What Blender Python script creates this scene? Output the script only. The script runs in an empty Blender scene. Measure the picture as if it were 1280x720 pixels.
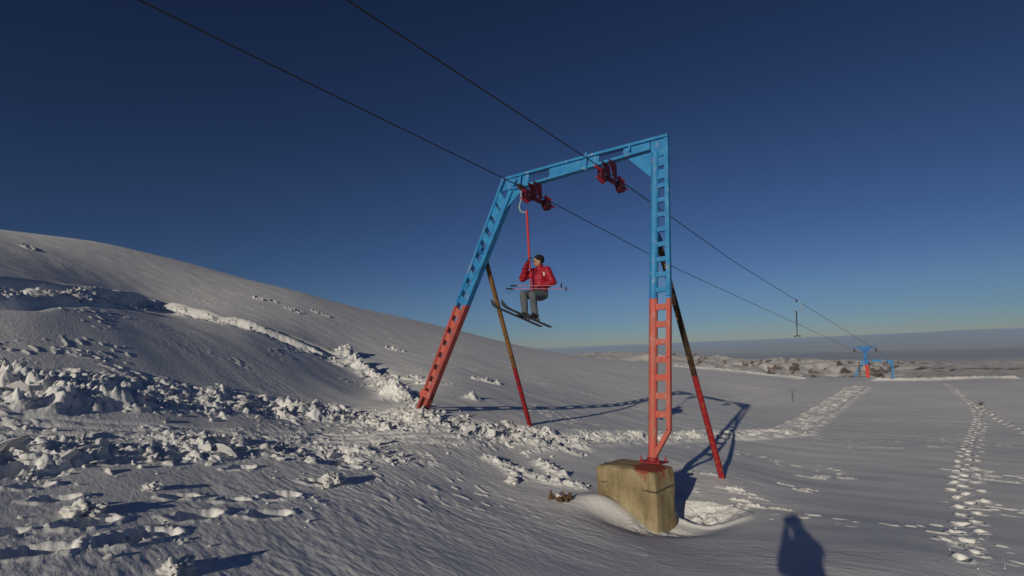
# A ski-lift gantry on a windswept snow slope, rider on a tow hanger.  World: camera at the origin, z up, metres.
SUN_E = 2.65
SKY_STR, SKY_GAMMA, SKY_SAT, SKY_VAL = .10, 1.4, .99, .164
# ground survey (x, y, z) and the lines of tracks, berms and footprints on it (x, y)
CTRL = [[-3.618,3.735,-1.437],[-2.804,4.176,-1.651],[-1.769,4.719,-1.916],[-0.11,5.449,-2.282],[1.267,5.875,-2.51],[2.136,5.884,-2.545],[4.231,8.506,-2.904],[5.54,6.019,-2.723],[4.249,6.034,-2.515],[-5.339,5.437,-1.156],[-3.985,6.612,-1.497],[-2.393,7.968,-1.892],[-0.649,8.666,-2.381],[0.646,8.676,-2.581],[1.792,8.104,-2.802],[2.186,8.936,-2.944],[1.36,9.503,-2.631],[-0.14,11.619,-2.372],[-7.642,7.674,-0.253],[-6.132,10.093,-0.785],[-3.838,11.612,-1.545],[-2.409,13.029,-1.453],[0.401,14.995,-2.194],[-11.588,12.466,1.592],[-15.356,22.196,2.178],[-10.263,19.233,0.959],[-8.059,24.383,0.085],[-4.613,18.194,-1.379],[-37.946,37.216,10.148],[-34.043,41.646,9.945],[-28.031,45.499,8.31],[-16.983,40.709,4.919],[-12.141,54.945,3.721],[-4.236,64.431,1.575],[4.536,62.355,-0.728],[14.957,61.878,-2.256],[23.499,59.53,-3.33],[35.655,53.148,-4.412],[40.64,49.441,-4.534],[44.684,45.818,-4.325],[2.294,26.953,-2.057],[-0.176,27.359,-1.495],[4.575,17.409,-3.087],[11.092,21.283,-3.819],[14.807,32.923,-4.25],[9.827,31.293,-3.223],[10.164,12.292,-3.425],[19.584,21.416,-4.154],[6.815,12.923,-3.46],[4.406,11.484,-2.964],[-2.533,19.466,-1.27],[-2.1,31.27,-0.681],[24.065,37.859,-4.124],[12.853,16.922,-3.685],[4.977,26.059,-2.8],[-72.097,70.711,15.082],[-64.682,79.128,14.75],[-53.258,86.447,12.078],[-32.269,77.348,6.538],[-23.069,104.395,4.579],[-8.049,122.419,1.073],[8.619,118.475,-6.884],[28.419,117.568,-9.785],[44.648,113.107,-11.828],[67.745,100.981,-13.883],[77.216,93.938,-14.114],[84.9,87.055,-13.718],[0.0,0.0,-1.66],[-0.7,-0.7,-1.55],[0.8,-0.6,-1.7],[-3.0,-2.0,-1.3],[4.0,-2.0,-2.0],[0.0,-10.0,-0.3],[-15.0,-8.0,1.5],[15.0,-8.0,-3.0],[-60.0,-30.0,14.0],[60.0,-30.0,-6.0],[-60.0,10.0,14.0],[60.0,20.0,-5.5],[0.0,-60.0,8.0]]
BANDA = [(-7.71,7.4),(-7.08,8.42),(-6.47,9.89),(-5.52,11.4),(-4.29,12.4),(-2.71,12.12),(-1.64,12.43),(-0.14,13.5),(1.12,13.91)]
BANDB = [(-5.93,5.75),(-5.49,6.36),(-5.05,7.09),(-4.46,7.99),(-3.59,8.83),(-2.67,9.37),(-2.03,9.71)]
LANE = [(-6.73,6.49),(-5.89,7.32),(-4.95,8.39),(-3.77,10.01),(-2.11,10.91),(-0.86,11.94)]
PLOW = [(-8.09,24.24),(-6.88,22.72),(-5.02,19.82),(-3.15,14.94),(-2.37,13.13)]
UPPER = [(-11.96,11.32),(-14.03,16.8),(-16.32,23.05),(-11.22,21.02),(-8.76,21.45),(-7.18,21.72)]
PATH = [(0.9,13.82),(2.67,15.55),(4.86,17.48),(7.48,19.46),(10.81,21.05),(15.16,26.98),(20.45,33.48),(26.55,40.54)]
PATHB = [(10.97,21.06),(17.76,30.29),(24.15,37.81)]
RIDGE1 = [(-0.8,11.06),(-0.14,10.76),(0.62,10.04),(1.35,9.72)]
RIDGE2 = [(-1.72,16.7),(-0.99,16.37)]
RIDGE3 = [(0.42,11.66),(0.95,10.33)]
RIDGE4 = [(-0.6,11.04),(0.16,9.92)]
RIDGE5 = [(0.04,11.97),(1.03,12.95),(1.55,12.49)]
EDGE = [(31.08,45.96),(33.64,45.14),(37.35,45.46),(40.49,45.07),(40.91,43.6),(41.55,42.69)]
EDGE2 = [(16.25,54.21),(19.82,54.47),(24.56,55.79),(27.07,54.03),(28.3,50.37)]
HOLES = [(-3.39,4.86),(-3.75,4.16),(-3.34,5.51),(-2.8,5.93),(-2.96,6.61),(-2.83,7.47),(-3.92,4.84),(-3.44,4.59),(-5.47,5.63),(-5.03,5.46),(-4.59,5.26),(-3.79,5.93),(-3.33,6.15),(-7.34,10.01),(-7.8,8.62),(-8.62,9.93),(-8.26,9.98),(-7.8,9.99),(-7.52,10.05),(-4.23,4.34),(-2.54,19.51),(-3.89,7.38),(-2.68,8.5)]
LUMPS = [(-4.13,5.02),(-4.13,5.97),(-2.75,4.27),(-0.14,9.74),(1.04,8.7),(-2.64,7.49),(-2.03,9.04),(-0.78,8.64),(-1.16,8.65),(-0.94,8.32)]
UPP = [(-15.56,32.41),(-13.39,30.95),(-12.49,33.08),(-4.85,21.8),(-3.89,20.27),(-1.18,22.19),(-6.68,28.14),(-25.56,26.83)]
TRAIL = [(34.36,41.84),(29.63,35.2),(26.33,30.44),(23.64,26.89),(20.54,23.54),(16.32,19.06),(13.07,15.5),(10.99,13.22),(9.58,11.63),(8.59,10.36),(7.82,9.37),(7.08,8.47),(6.41,7.76),(5.76,7.07),(5.35,6.46),(4.97,5.9)]
TRAILB = [(25.42,28.91),(24.02,26.78),(22.43,24.44),(21.42,22.93),(20.16,21.05),(18.95,19.19)]
BITS = [(4.11,10.92),(4.17,10.29),(4.39,10.12),(4.42,9.7),(3.77,9.69),(6.11,11.47),(7.36,13.19),(4.13,11.85),(13.64,16.96),(11.15,12.26),(11.78,17.22),(15.06,23.95),(7.79,12.94)]
POLE = [(25.79,29.13)]
POLE2 = [(18.25,34.56)]
GRASS = [(0.63,8.91)]
import bpy, math, random
import numpy as np
from mathutils import Vector, Matrix, noise as mnoise

random.seed(7)
rng = np.random.default_rng(11)
scene = bpy.context.scene
COL = scene.collection

# ------------------------------------------------------------------ helpers
def link(o, parent=None):
    COL.objects.link(o)
    if parent is not None:
        o.parent = parent
    return o

def tag(o, label, cat, group=None, kind=None):
    o['label'] = label
    o['category'] = cat
    if group: o['group'] = group
    if kind: o['kind'] = kind
    return o

def empty(name, loc=(0, 0, 0), rot=None):
    o = bpy.data.objects.new(name, None)
    o.empty_display_size = .2
    if rot is not None:
        o.matrix_world = Matrix.Translation(Vector(loc)) @ rot.to_4x4()
    else:
        o.location = loc
    return link(o)

def copy_tree(o, parent=None):
    c = o.copy()
    COL.objects.link(c)
    if parent is not None:
        c.parent = parent
    for ch in list(o.children):
        copy_tree(ch, c)
    return c

def frame(d, hint=(0, 0, 1)):
    d = Vector(d).normalized()
    h = Vector(hint)
    if abs(d.dot(h)) > .98: h = Vector((1, 0, 0))
    x = d.cross(h).normalized()
    y = x.cross(d).normalized()
    return x, y, d

class MB:
    """collects boxes, tubes and plates of ONE part"""
    def __init__(self):
        self.v = []; self.f = []
    def add(self, vs, fs):
        n = len(self.v)
        self.v += [tuple(p) for p in vs]
        self.f += [tuple(i + n for i in q) for q in fs]
        return self
    def box(self, c, ax, ay, az, hx, hy, hz):
        c = Vector(c); ax = Vector(ax) * hx; ay = Vector(ay) * hy; az = Vector(az) * hz
        vs = [c + ax * i + ay * j + az * k for i in (-1, 1) for j in (-1, 1) for k in (-1, 1)]
        return self.add(vs, [(0, 1, 3, 2), (4, 6, 7, 5), (0, 4, 5, 1), (2, 3, 7, 6), (0, 2, 6, 4), (1, 5, 7, 3)])
    def bar(self, p0, p1, w, h, hint=(0, 0, 1), w1=None, h1=None):
        """rectangular bar p0->p1: w along x (side), h along y"""
        p0 = Vector(p0); p1 = Vector(p1)
        x, y, d = frame(p1 - p0, hint)
        w1 = w if w1 is None else w1; h1 = h if h1 is None else h1
        vs = [p0 + x * a * w / 2 + y * b * h / 2 for a, b in ((-1, -1), (1, -1), (1, 1), (-1, 1))]
        vs += [p1 + x * a * w1 / 2 + y * b * h1 / 2 for a, b in ((-1, -1), (1, -1), (1, 1), (-1, 1))]
        return self.add(vs, [(3, 2, 1, 0), (4, 5, 6, 7), (0, 1, 5, 4), (1, 2, 6, 5), (2, 3, 7, 6), (3, 0, 4, 7)])
    def tube(self, path, r, n=12, cap=True):
        path = [Vector(p) for p in path]
        rs = r if isinstance(r, (list, tuple)) else [r] * len(path)
        x = None; vs = []; fs = []
        for i, p in enumerate(path):
            if i == 0: d = path[1] - p
            elif i == len(path) - 1: d = p - path[i - 1]
            else: d = (path[i + 1] - p).normalized() + (p - path[i - 1]).normalized()
            d.normalize()
            if x is None: x, y, _ = frame(d)
            else:
                x = (x - d * x.dot(d)).normalized()
            y = d.cross(x)
            for k in range(n):
                a = 2 * math.pi * k / n
                vs.append(p + (x * math.cos(a) + y * math.sin(a)) * rs[i])
        m = len(path)
        for i in range(m - 1):
            for k in range(n):
                fs.append((i * n + k, i * n + (k + 1) % n, (i + 1) * n + (k + 1) % n, (i + 1) * n + k))
        if cap:
            fs.append(tuple(range(n - 1, -1, -1)))
            fs.append(tuple((m - 1) * n + k for k in range(n)))
        return self.add(vs, fs)
    def lathe(self, c, axis, prof, n=20):
        """prof: list of (offset along axis, radius)"""
        c = Vector(c); x, y, d = frame(axis)
        vs = []; fs = []
        for a_, r in prof:
            for k in range(n):
                t = 2 * math.pi * k / n
                vs.append(c + d * a_ + (x * math.cos(t) + y * math.sin(t)) * r)
        for i in range(len(prof) - 1):
            for k in range(n):
                fs.append((i * n + k, i * n + (k + 1) % n, (i + 1) * n + (k + 1) % n, (i + 1) * n + k))
        fs.append(tuple(range(n - 1, -1, -1))); fs.append(tuple((len(prof) - 1) * n + k for k in range(n)))
        return self.add(vs, fs)
    def prism(self, pts, off):
        """polygon extruded by off"""
        pts = [Vector(p) for p in pts]; off = Vector(off); n = len(pts)
        vs = pts + [p + off for p in pts]
        fs = [tuple(range(n - 1, -1, -1)), tuple(range(n, 2 * n))]
        fs += [(i, (i + 1) % n, n + (i + 1) % n, n + i) for i in range(n)]
        return self.add(vs, fs)
    def build(self, name, mat, parent=None, bevel=0, smooth=True):
        me = bpy.data.meshes.new(name)
        me.from_pydata(self.v, [], self.f)
        me.validate()
        import bmesh
        bm = bmesh.new(); bm.from_mesh(me)
        bmesh.ops.recalc_face_normals(bm, faces=bm.faces)
        bm.to_mesh(me); bm.free()
        o = bpy.data.objects.new(name, me)
        me.materials.append(mat)
        if smooth:
            me.polygons.foreach_set('use_smooth', [True] * len(me.polygons))
            try: me.set_sharp_from_angle(angle=math.radians(38))
            except Exception: pass
        if bevel:
            b = o.modifiers.new('bevel', 'BEVEL'); b.width = bevel; b.segments = 2; b.limit_method = 'ANGLE'
        return link(o, parent)

# ------------------------------------------------------------------ vectorised noise
def _hash(ix, iy, seed):
    h = (ix.astype(np.int64) * 374761393 + iy.astype(np.int64) * 668265263 + seed * 974711) & 0xffffffff
    h = ((h ^ (h >> 13)) * 1274126177) & 0xffffffff
    return (h ^ (h >> 16)) & 0xffffffff

def perlin(x, y, seed=0):
    x0 = np.floor(x); y0 = np.floor(y); fx = x - x0; fy = y - y0
    u = fx * fx * fx * (fx * (fx * 6 - 15) + 10); v = fy * fy * fy * (fy * (fy * 6 - 15) + 10)
    out = 0
    for dx in (0, 1):
        for dy in (0, 1):
            a = _hash(x0 + dx, y0 + dy, seed).astype(np.float64) * (2 * math.pi / 4294967296.)
            g = np.cos(a) * (fx - dx) + np.sin(a) * (fy - dy)
            out = out + g * (u if dx else 1 - u) * (v if dy else 1 - v)
    return out * 1.5

def fbm(x, y, seed=0, oct=4, gain=.5):
    s = 0; a = 1.; k = 1.
    for i in range(oct):
        s = s + a * perlin(x * k + 17.3 * i, y * k - 9.1 * i, seed + i); a *= gain; k *= 2.03
    return s

def worley(x, y, seed=0):
    """distance to nearest / second nearest feature, random value of the cell"""
    x0 = np.floor(x); y0 = np.floor(y)
    d1 = np.full(x.shape, 9.); d2 = np.full(x.shape, 9.); val = np.zeros(x.shape); ox = np.zeros(x.shape); oy = np.zeros(x.shape)
    for dx in (-1, 0, 1):
        for dy in (-1, 0, 1):
            cx = x0 + dx; cy = y0 + dy
            h1 = _hash(cx, cy, seed) / 4294967296.; h2 = _hash(cx, cy, seed + 31) / 4294967296.
            h3 = _hash(cx, cy, seed + 77) / 4294967296.
            ex = cx + h1 - x; ey = cy + h2 - y; d = np.hypot(ex, ey)
            m = d < d1; ox = np.where(m, ex, ox); oy = np.where(m, ey, oy)
            d2 = np.where(m, d1, np.minimum(d2, d)); val = np.where(m, h3, val); d1 = np.where(m, d, d1)
    return d1, d2, val, ox, oy

def sstep(a, b, x):
    t = np.clip((x - a) / (b - a), 0, 1); return t * t * (3 - 2 * t)

# ------------------------------------------------------------------ materials
def mat(name):
    m = bpy.data.materials.new(name); m.use_nodes = True
    nt = m.node_tree; return m, nt, nt.nodes, nt.links, nt.nodes['Principled BSDF']

def paint(name, base, base2=None, scale=6., rough=.55, wear=(.12, .06, .035), wear_amt=.62, bump=.15, spec=.35, metallic=0., split=None, scuff=None):
    """weathered paint: two tones, worn patches; split=(colour above, slope, height): two-colour paint along local z"""
    m, nt, N, L, B = mat(name)
    tc = N.new('ShaderNodeTexCoord')
    n1 = N.new('ShaderNodeTexNoise'); n1.inputs['Scale'].default_value = scale; n1.inputs['Detail'].default_value = 6
    L.new(tc.outputs['Object'], n1.inputs['Vector'])
    n2 = N.new('ShaderNodeTexNoise'); n2.inputs['Scale'].default_value = scale * 3.1; n2.inputs['Detail'].default_value = 8; n2.inputs['Roughness'].default_value = .7
    L.new(tc.outputs['Object'], n2.inputs['Vector'])
    def two(c1, c2):
        mx = N.new('ShaderNodeMix'); mx.data_type = 'RGBA'
        r = N.new('ShaderNodeMapRange'); r.inputs[1].default_value = .35; r.inputs[2].default_value = .65
        L.new(n1.outputs['Fac'], r.inputs[0]); L.new(r.outputs[0], mx.inputs['Factor'])
        mx.inputs['A'].default_value = (*c1, 1); mx.inputs['B'].default_value = (*c2, 1)
        return mx.outputs['Result']
    col = two(base, base2 or [c * .75 for c in base])
    if split:
        (ca, cb), slope, h = split
        sep = N.new('ShaderNodeSeparateXYZ'); L.new(tc.outputs['Object'], sep.inputs[0])
        ma = N.new('ShaderNodeMath'); ma.operation = 'MULTIPLY_ADD'; ma.inputs[1].default_value = slope
        L.new(sep.outputs['X'], ma.inputs[0]); L.new(sep.outputs['Z'], ma.inputs[2])
        mb = N.new('ShaderNodeMath'); mb.operation = 'MULTIPLY_ADD'; mb.inputs[1].default_value = .10
        L.new(n2.outputs['Fac'], mb.inputs[0]); L.new(ma.outputs[0], mb.inputs[2])
        r = N.new('ShaderNodeMapRange'); r.inputs[1].default_value = h + .03; r.inputs[2].default_value = h + .06
        L.new(mb.outputs[0], r.inputs[0])
        mx = N.new('ShaderNodeMix'); mx.data_type = 'RGBA'; L.new(r.outputs[0], mx.inputs['Factor'])
        L.new(col, mx.inputs['A']); L.new(two(ca, cb), mx.inputs['B']); col = mx.outputs['Result']
    r = N.new('ShaderNodeMapRange'); r.inputs[1].default_value = wear_amt; r.inputs[2].default_value = wear_amt + .06
    L.new(n2.outputs['Fac'], r.inputs[0])
    mx = N.new('ShaderNodeMix'); mx.data_type = 'RGBA'; L.new(r.outputs[0], mx.inputs['Factor'])
    L.new(col, mx.inputs['A']); mx.inputs['B'].default_value = (*wear, 1)
    if scuff:
        n3 = N.new('ShaderNodeTexNoise'); n3.inputs['Scale'].default_value = 4.3; n3.inputs['Detail'].default_value = 9; n3.inputs['Roughness'].default_value = .75
        mp = N.new('ShaderNodeMapping'); mp.inputs['Location'].default_value = (3.3, 1.2, 7.7); mp.inputs['Scale'].default_value = (2.2, 2.2, .7); L.new(tc.outputs['Object'], mp.inputs[0]); L.new(mp.outputs[0], n3.inputs['Vector'])
        r3 = N.new('ShaderNodeMapRange'); r3.inputs[1].default_value = .56; r3.inputs[2].default_value = .68; r3.inputs[4].default_value = .75; L.new(n3.outputs['Fac'], r3.inputs[0])
        m3 = N.new('ShaderNodeMix'); m3.data_type = 'RGBA'; L.new(r3.outputs[0], m3.inputs['Factor']); L.new(mx.outputs['Result'], m3.inputs['A']); m3.inputs['B'].default_value = (*scuff, 1)
        r4 = N.new('ShaderNodeMapRange'); r4.inputs[1].default_value = .40; r4.inputs[2].default_value = .30; r4.inputs[4].default_value = .6; L.new(n3.outputs['Fac'], r4.inputs[0])
        mx = N.new('ShaderNodeMix'); mx.data_type = 'RGBA'; mx.blend_type = 'MULTIPLY'; L.new(r4.outputs[0], mx.inputs['Factor']); L.new(m3.outputs['Result'], mx.inputs['A']); mx.inputs['B'].default_value = (.45, .36, .32, 1)
    L.new(mx.outputs['Result'], B.inputs['Base Color'])
    rr = N.new('ShaderNodeMapRange'); rr.inputs[3].default_value = rough - .1; rr.inputs[4].default_value = rough + .2
    L.new(n2.outputs['Fac'], rr.inputs[0]); L.new(rr.outputs[0], B.inputs['Roughness'])
    B.inputs['Specular IOR Level'].default_value = spec; B.inputs['Metallic'].default_value = metallic
    if bump:
        bp = N.new('ShaderNodeBump'); bp.inputs['Strength'].default_value = bump; bp.inputs['Distance'].default_value = .01
        L.new(n2.outputs['Fac'], bp.inputs['Height']); L.new(bp.outputs[0], B.inputs['Normal'])
    return m

def snow_material(name, fine=True, dim=1.):
    m, nt, N, L, B = mat(name)
    tc = N.new('ShaderNodeTexCoord')
    n1 = N.new('ShaderNodeTexNoise'); n1.inputs['Scale'].default_value = .25; n1.inputs['Detail'].default_value = 5
    L.new(tc.outputs['Object'], n1.inputs['Vector'])
    cr = N.new('ShaderNodeValToRGB')
    cr.color_ramp.elements[0].position = .3; cr.color_ramp.elements[0].color = (.76 * dim, .77 * dim, .79 * dim, 1)
    cr.color_ramp.elements[1].position = .7; cr.color_ramp.elements[1].color = (.84 * dim, .84 * dim, .83 * dim, 1)
    L.new(n1.outputs['Fac'], cr.inputs[0]); L.new(cr.outputs[0], B.inputs['Base Color'])
    B.inputs['Roughness'].default_value = .62
    B.inputs['Specular IOR Level'].default_value = .25
    if fine:
        def ripple(sc, sx, sy, det, strength, dist, prev=None):
            mr = N.new('ShaderNodeMapping'); mr.inputs['Rotation'].default_value = (0, 0, math.radians(219)); L.new(tc.outputs['Object'], mr.inputs[0])
            mp = N.new('ShaderNodeMapping'); mp.inputs['Scale'].default_value = (sx, sy, 1.5); L.new(mr.outputs[0], mp.inputs[0])
            a = N.new('ShaderNodeTexNoise'); a.inputs['Scale'].default_value = sc; a.inputs['Detail'].default_value = det; a.inputs['Roughness'].default_value = .55; a.inputs['Distortion'].default_value = .35
            L.new(mp.outputs[0], a.inputs['Vector'])
            b = N.new('ShaderNodeBump'); b.inputs['Strength'].default_value = strength; b.inputs['Distance'].default_value = dist
            L.new(a.outputs['Fac'], b.inputs['Height'])
            if prev: L.new(prev.outputs[0], b.inputs['Normal'])
            return b
        b1 = ripple(7.5, 1, 2.6, 5, .34, .026)
        b2 = ripple(24, 1, 1.9, 3, .34, .008, b1)
        L.new(b2.outputs[0], B.inputs['Normal'])
    return m

BLUE = ((.022, .19, .46), (.03, .25, .52))
M_gantry = paint('gantry_paint', (.52, .10, .08), (.43, .13, .10), 5, split=(BLUE, .055, 2.88), wear=(.17, .12, .09), wear_amt=.61, scuff=(.40, .40, .38))
M_gantry_dark = paint('gantry_paint_dull', (.44, .085, .075), (.32, .07, .065), 5, split=(BLUE, .055, 2.88), wear=(.12, .08, .07), wear_amt=.60, scuff=(.34, .30, .29))
M_blue = paint('blue_paint', (.02, .13, .40), (.03, .19, .46), 5)
M_redpaint = paint('red_paint', (.55, .04, .03), (.45, .06, .045), 5)
M_sheave = paint('sheave_red', (.10, .008, .022), (.06, .008, .016), 9, wear=(.03, .02, .02), wear_amt=.58)
M_guide = paint('guide_red', (.60, .03, .08), (.5, .03, .06), 9)
M_rubber = paint('dark_rubber', (.025, .018, .02), (.04, .02, .02), 9)
M_steel = paint('worn_steel', (.42, .42, .42), (.3, .3, .3), 12, rough=.4, metallic=.7)
M_brace = paint('brace_paint', (.36, .012, .025), (.30, .02, .03), 4, split=(((.27, .145, .05), (.16, .085, .035)), 0., 1.75), wear=(.02, .015, .015), wear_amt=.55)
def concrete():
    m, nt, N, L, B = mat('old_concrete')
    tc = N.new('ShaderNodeTexCoord')
    def noise(sc, det, rough, src=None):
        n = N.new('ShaderNodeTexNoise'); n.inputs['Scale'].default_value = sc; n.inputs['Detail'].default_value = det; n.inputs['Roughness'].default_value = rough
        L.new(src or tc.outputs['Object'], n.inputs['Vector']); return n.outputs['Fac']
    def ramp(fac, stops):
        r = N.new('ShaderNodeValToRGB'); e = r.color_ramp.elements
        e[0].position, e[0].color = stops[0][0], (*stops[0][1], 1); e[1].position, e[1].color = stops[-1][0], (*stops[-1][1], 1)
        for p, c in stops[1:-1]:
            q = e.new(p); q.color = (*c, 1)
        L.new(fac, r.inputs[0]); return r.outputs[0]
    def mix(f, a, b, mode='MIX'):
        x = N.new('ShaderNodeMix'); x.data_type = 'RGBA'; x.blend_type = mode
        if isinstance(f, float): x.inputs['Factor'].default_value = f
        else: L.new(f, x.inputs['Factor'])
        for k, v in (('A', a), ('B', b)):
            if isinstance(v, tuple): x.inputs[k].default_value = (*v, 1)
            else: L.new(v, x.inputs[k])
        return x.outputs['Result']
    def rng_(fac, a, b, c=0., d=1.):
        r = N.new('ShaderNodeMapRange'); r.inputs[1].default_value = a; r.inputs[2].default_value = b; r.inputs[3].default_value = c; r.inputs[4].default_value = d
        L.new(fac, r.inputs[0]); return r.outputs[0]
    big = noise(2.3, 5, .6); mid = noise(9, 6, .65); grit = noise(48, 4, .7)
    mp = N.new('ShaderNodeMapping'); mp.inputs['Scale'].default_value = (7, 7, .8); L.new(tc.outputs['Object'], mp.inputs[0]); runs = noise(1.6, 4, .6, mp.outputs[0])
    col = ramp(big, [(.30, (.19, .15, .09)), (.5, (.33, .27, .16)), (.72, (.44, .39, .29))])
    col = mix(rng_(mid, .52, .68), col, (.25, .19, .10)); col = mix(rng_(runs, .50, .70, 0., .6), col, (.15, .115, .07))
    col = mix(rng_(grit, .58, .66, 0., .7), col, (.14, .11, .075)); col = mix(rng_(grit, .30, .38, .5, 0.), col, (.55, .47, .33))
    # shuttering joints, wandering a little
    sep = N.new('ShaderNodeSeparateXYZ'); L.new(tc.outputs['Object'], sep.inputs[0])
    w = N.new('ShaderNodeMath'); w.operation = 'MULTIPLY_ADD'; w.inputs[1].default_value = .10; L.new(mid, w.inputs[0]); L.new(sep.outputs['Z'], w.inputs[2])
    joint = None
    for h in (.62,):
        d = N.new('ShaderNodeMath'); d.operation = 'SUBTRACT'; d.inputs[1].default_value = h; L.new(w.outputs[0], d.inputs[0])
        a = N.new('ShaderNodeMath'); a.operation = 'ABSOLUTE'; L.new(d.outputs[0], a.inputs[0])
        g = N.new('ShaderNodeMath'); g.operation = 'MULTIPLY'; L.new(rng_(a.outputs[0], .004, .014, 1., 0.), g.inputs[0]); L.new(rng_(big, .40, .52), g.inputs[1])
        if joint:
            q = N.new('ShaderNodeMath'); q.operation = 'MAXIMUM'; L.new(joint, q.inputs[0]); L.new(g.outputs[0], q.inputs[1]); joint = q.outputs[0]
        else: joint = g.outputs[0]
    col = mix(joint, col, (.07, .055, .035))
    # red paint dripped round the foot of the upright
    dist = N.new('ShaderNodeVectorMath'); dist.operation = 'DISTANCE'; dist.inputs[1].default_value = (-.36, .05, .90); L.new(tc.outputs['Object'], dist.inputs[0])
    w2 = N.new('ShaderNodeMath'); w2.operation = 'MULTIPLY_ADD'; w2.inputs[1].default_value = .35; L.new(mid, w2.inputs[0]); L.new(dist.outputs['Value'], w2.inputs[2])
    col = mix(rng_(w2.outputs[0], .42, .47, .85, 0.), col, (.26, .035, .035))
    L.new(col, B.inputs['Base Color']); B.inputs['Roughness'].default_value = .92; B.inputs['Specular IOR Level'].default_value = .12
    b0 = N.new('ShaderNodeBump'); b0.inputs['Strength'].default_value = .7; b0.inputs['Distance'].default_value = .02; L.new(mid, b0.inputs['Height'])
    b1 = N.new('ShaderNodeBump'); b1.inputs['Strength'].default_value = .6; b1.inputs['Distance'].default_value = .006; L.new(grit, b1.inputs['Height']); L.new(b0.outputs[0], b1.inputs['Normal'])
    b2 = N.new('ShaderNodeBump'); b2.invert = True; b2.inputs['Strength'].default_value = 1.; b2.inputs['Distance'].default_value = .02; L.new(joint, b2.inputs['Height']); L.new(b1.outputs[0], b2.inputs['Normal'])
    L.new(b2.outputs[0], B.inputs['Normal'])
    return m
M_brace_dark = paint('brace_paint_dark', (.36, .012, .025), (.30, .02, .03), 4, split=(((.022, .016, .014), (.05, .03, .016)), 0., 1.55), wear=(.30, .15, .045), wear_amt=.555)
M_concrete = concrete()
M_plate = paint('base_plate_red', (.33, .02, .03), (.25, .02, .03), 8)
M_cable = paint('steel_rope', (.035, .035, .04), (.05, .05, .055), 40, rough=.5, metallic=.3)
M_rod = paint('rod_red', (.5, .03, .045), (.42, .04, .05), 10)
M_hook = paint('hook_grey', (.32, .40, .45), (.26, .32, .37), 10, wear_amt=.7)
M_dark = paint('dark_metal', (.03, .03, .033), (.05, .05, .055), 10)
M_snow = snow_material('snow')
M_clod = snow_material('snow_clod', False, .80)
M_stump = paint('weathered_wood', (.12, .075, .04), (.07, .045, .025), 14, rough=.9, bump=.5)
M_grass = paint('dry_grass', (.20, .13, .06), (.12, .08, .04), 14, rough=.9)

# ------------------------------------------------------------------ ground
Q_ = np.array(CTRL)
def _warp(P):
    r = np.hypot(P[:, 0], P[:, 1]) + 1e-6; k = np.log(1 + r / 3) / r; return P * k[:, None], r
def _phi(d): return np.where(d > 0, d * d * np.log(d + 1e-12), 0)
_q, _r = _warp(Q_[:, :2]); _n = len(Q_)
_A = np.zeros((_n + 3, _n + 3))
_A[:_n, :_n] = _phi(np.linalg.norm(_q[:, None] - _q[None], axis=2)) + 2e-3 * np.eye(_n)
_A[:_n, _n] = 1; _A[:_n, _n + 1:] = _q; _A[_n:, :_n] = _A[:_n, _n:].T
_w = np.linalg.solve(_A, np.r_[Q_[:, 2] / (_r + 4), 0, 0, 0])
def ground_base(x, y):
    P = np.stack([np.ravel(x), np.ravel(y)], 1).astype(float); out = np.empty(len(P))
    for i in range(0, len(P), 100000):
        q, r = _warp(P[i:i + 100000])
        s = _w[_n] + q @ _w[_n + 1:]
        for j in range(_n):
            d2 = (q[:, 0] - _q[j, 0]) ** 2 + (q[:, 1] - _q[j, 1]) ** 2 + 1e-18
            s = s + _w[j] * .5 * d2 * np.log(d2)
        out[i:i + 100000] = s * (r + 4)
    return out

def seg_dist(x, y, pts):
    """distance to a polyline, signed side, position along it in metres"""
    best = np.full(x.shape, 1e9); side = np.zeros(x.shape); along = np.zeros(x.shape); acc = 0
    for (ax, ay), (bx, by) in zip(pts[:-1], pts[1:]):
        dx, dy = bx - ax, by - ay; L2 = dx * dx + dy * dy; L = math.sqrt(L2)
        t = np.clip(((x - ax) * dx + (y - ay) * dy) / L2, 0, 1)
        ex = x - ax - t * dx; ey = y - ay - t * dy
        d = np.hypot(ex, ey); m = d < best
        best = np.where(m, d, best); side = np.where(m, np.sign(dx * ey - dy * ex), side)
        along = np.where(m, acc + t * L, along); acc += L
    return best, side, along, acc

def clods(x, y, seed):
    """broken crust: tilted blocks of several sizes with cracks between them, crumbs, pits; about 0..1"""
    out = .85 * fbm(x * .8, y * .8, seed + 60, 3)
    for k, (size, amt, keep) in enumerate(((.74, .36, .30), (.34, .30, .35), (.15, .22, .3))):
        wx = x + .22 * size * perlin(x / size * 1.9, y / size * 1.9, seed + k); wy = y + .22 * size * perlin(x / size * 1.9, y / size * 1.9, seed + 5 + k)
        d1, d2, v, ox, oy = worley(wx / size, wy / size, seed + 11 * k)
        t = v * 43.7; tx = np.cos(t * 6.28); ty = np.sin(t * 6.28)
        edge = sstep(.0, .34, d2 - d1)
        block = np.clip(.30 + .9 * v + .85 * (tx * ox + ty * oy), 0, 2) * edge * (v > keep)
        out = out + amt * block
    return out + .16 * fbm(x * 4.2, y * 4.2, seed + 4, 5, .62)

WX, WY = .6293, .7771          # the way the lift runs downhill

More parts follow.
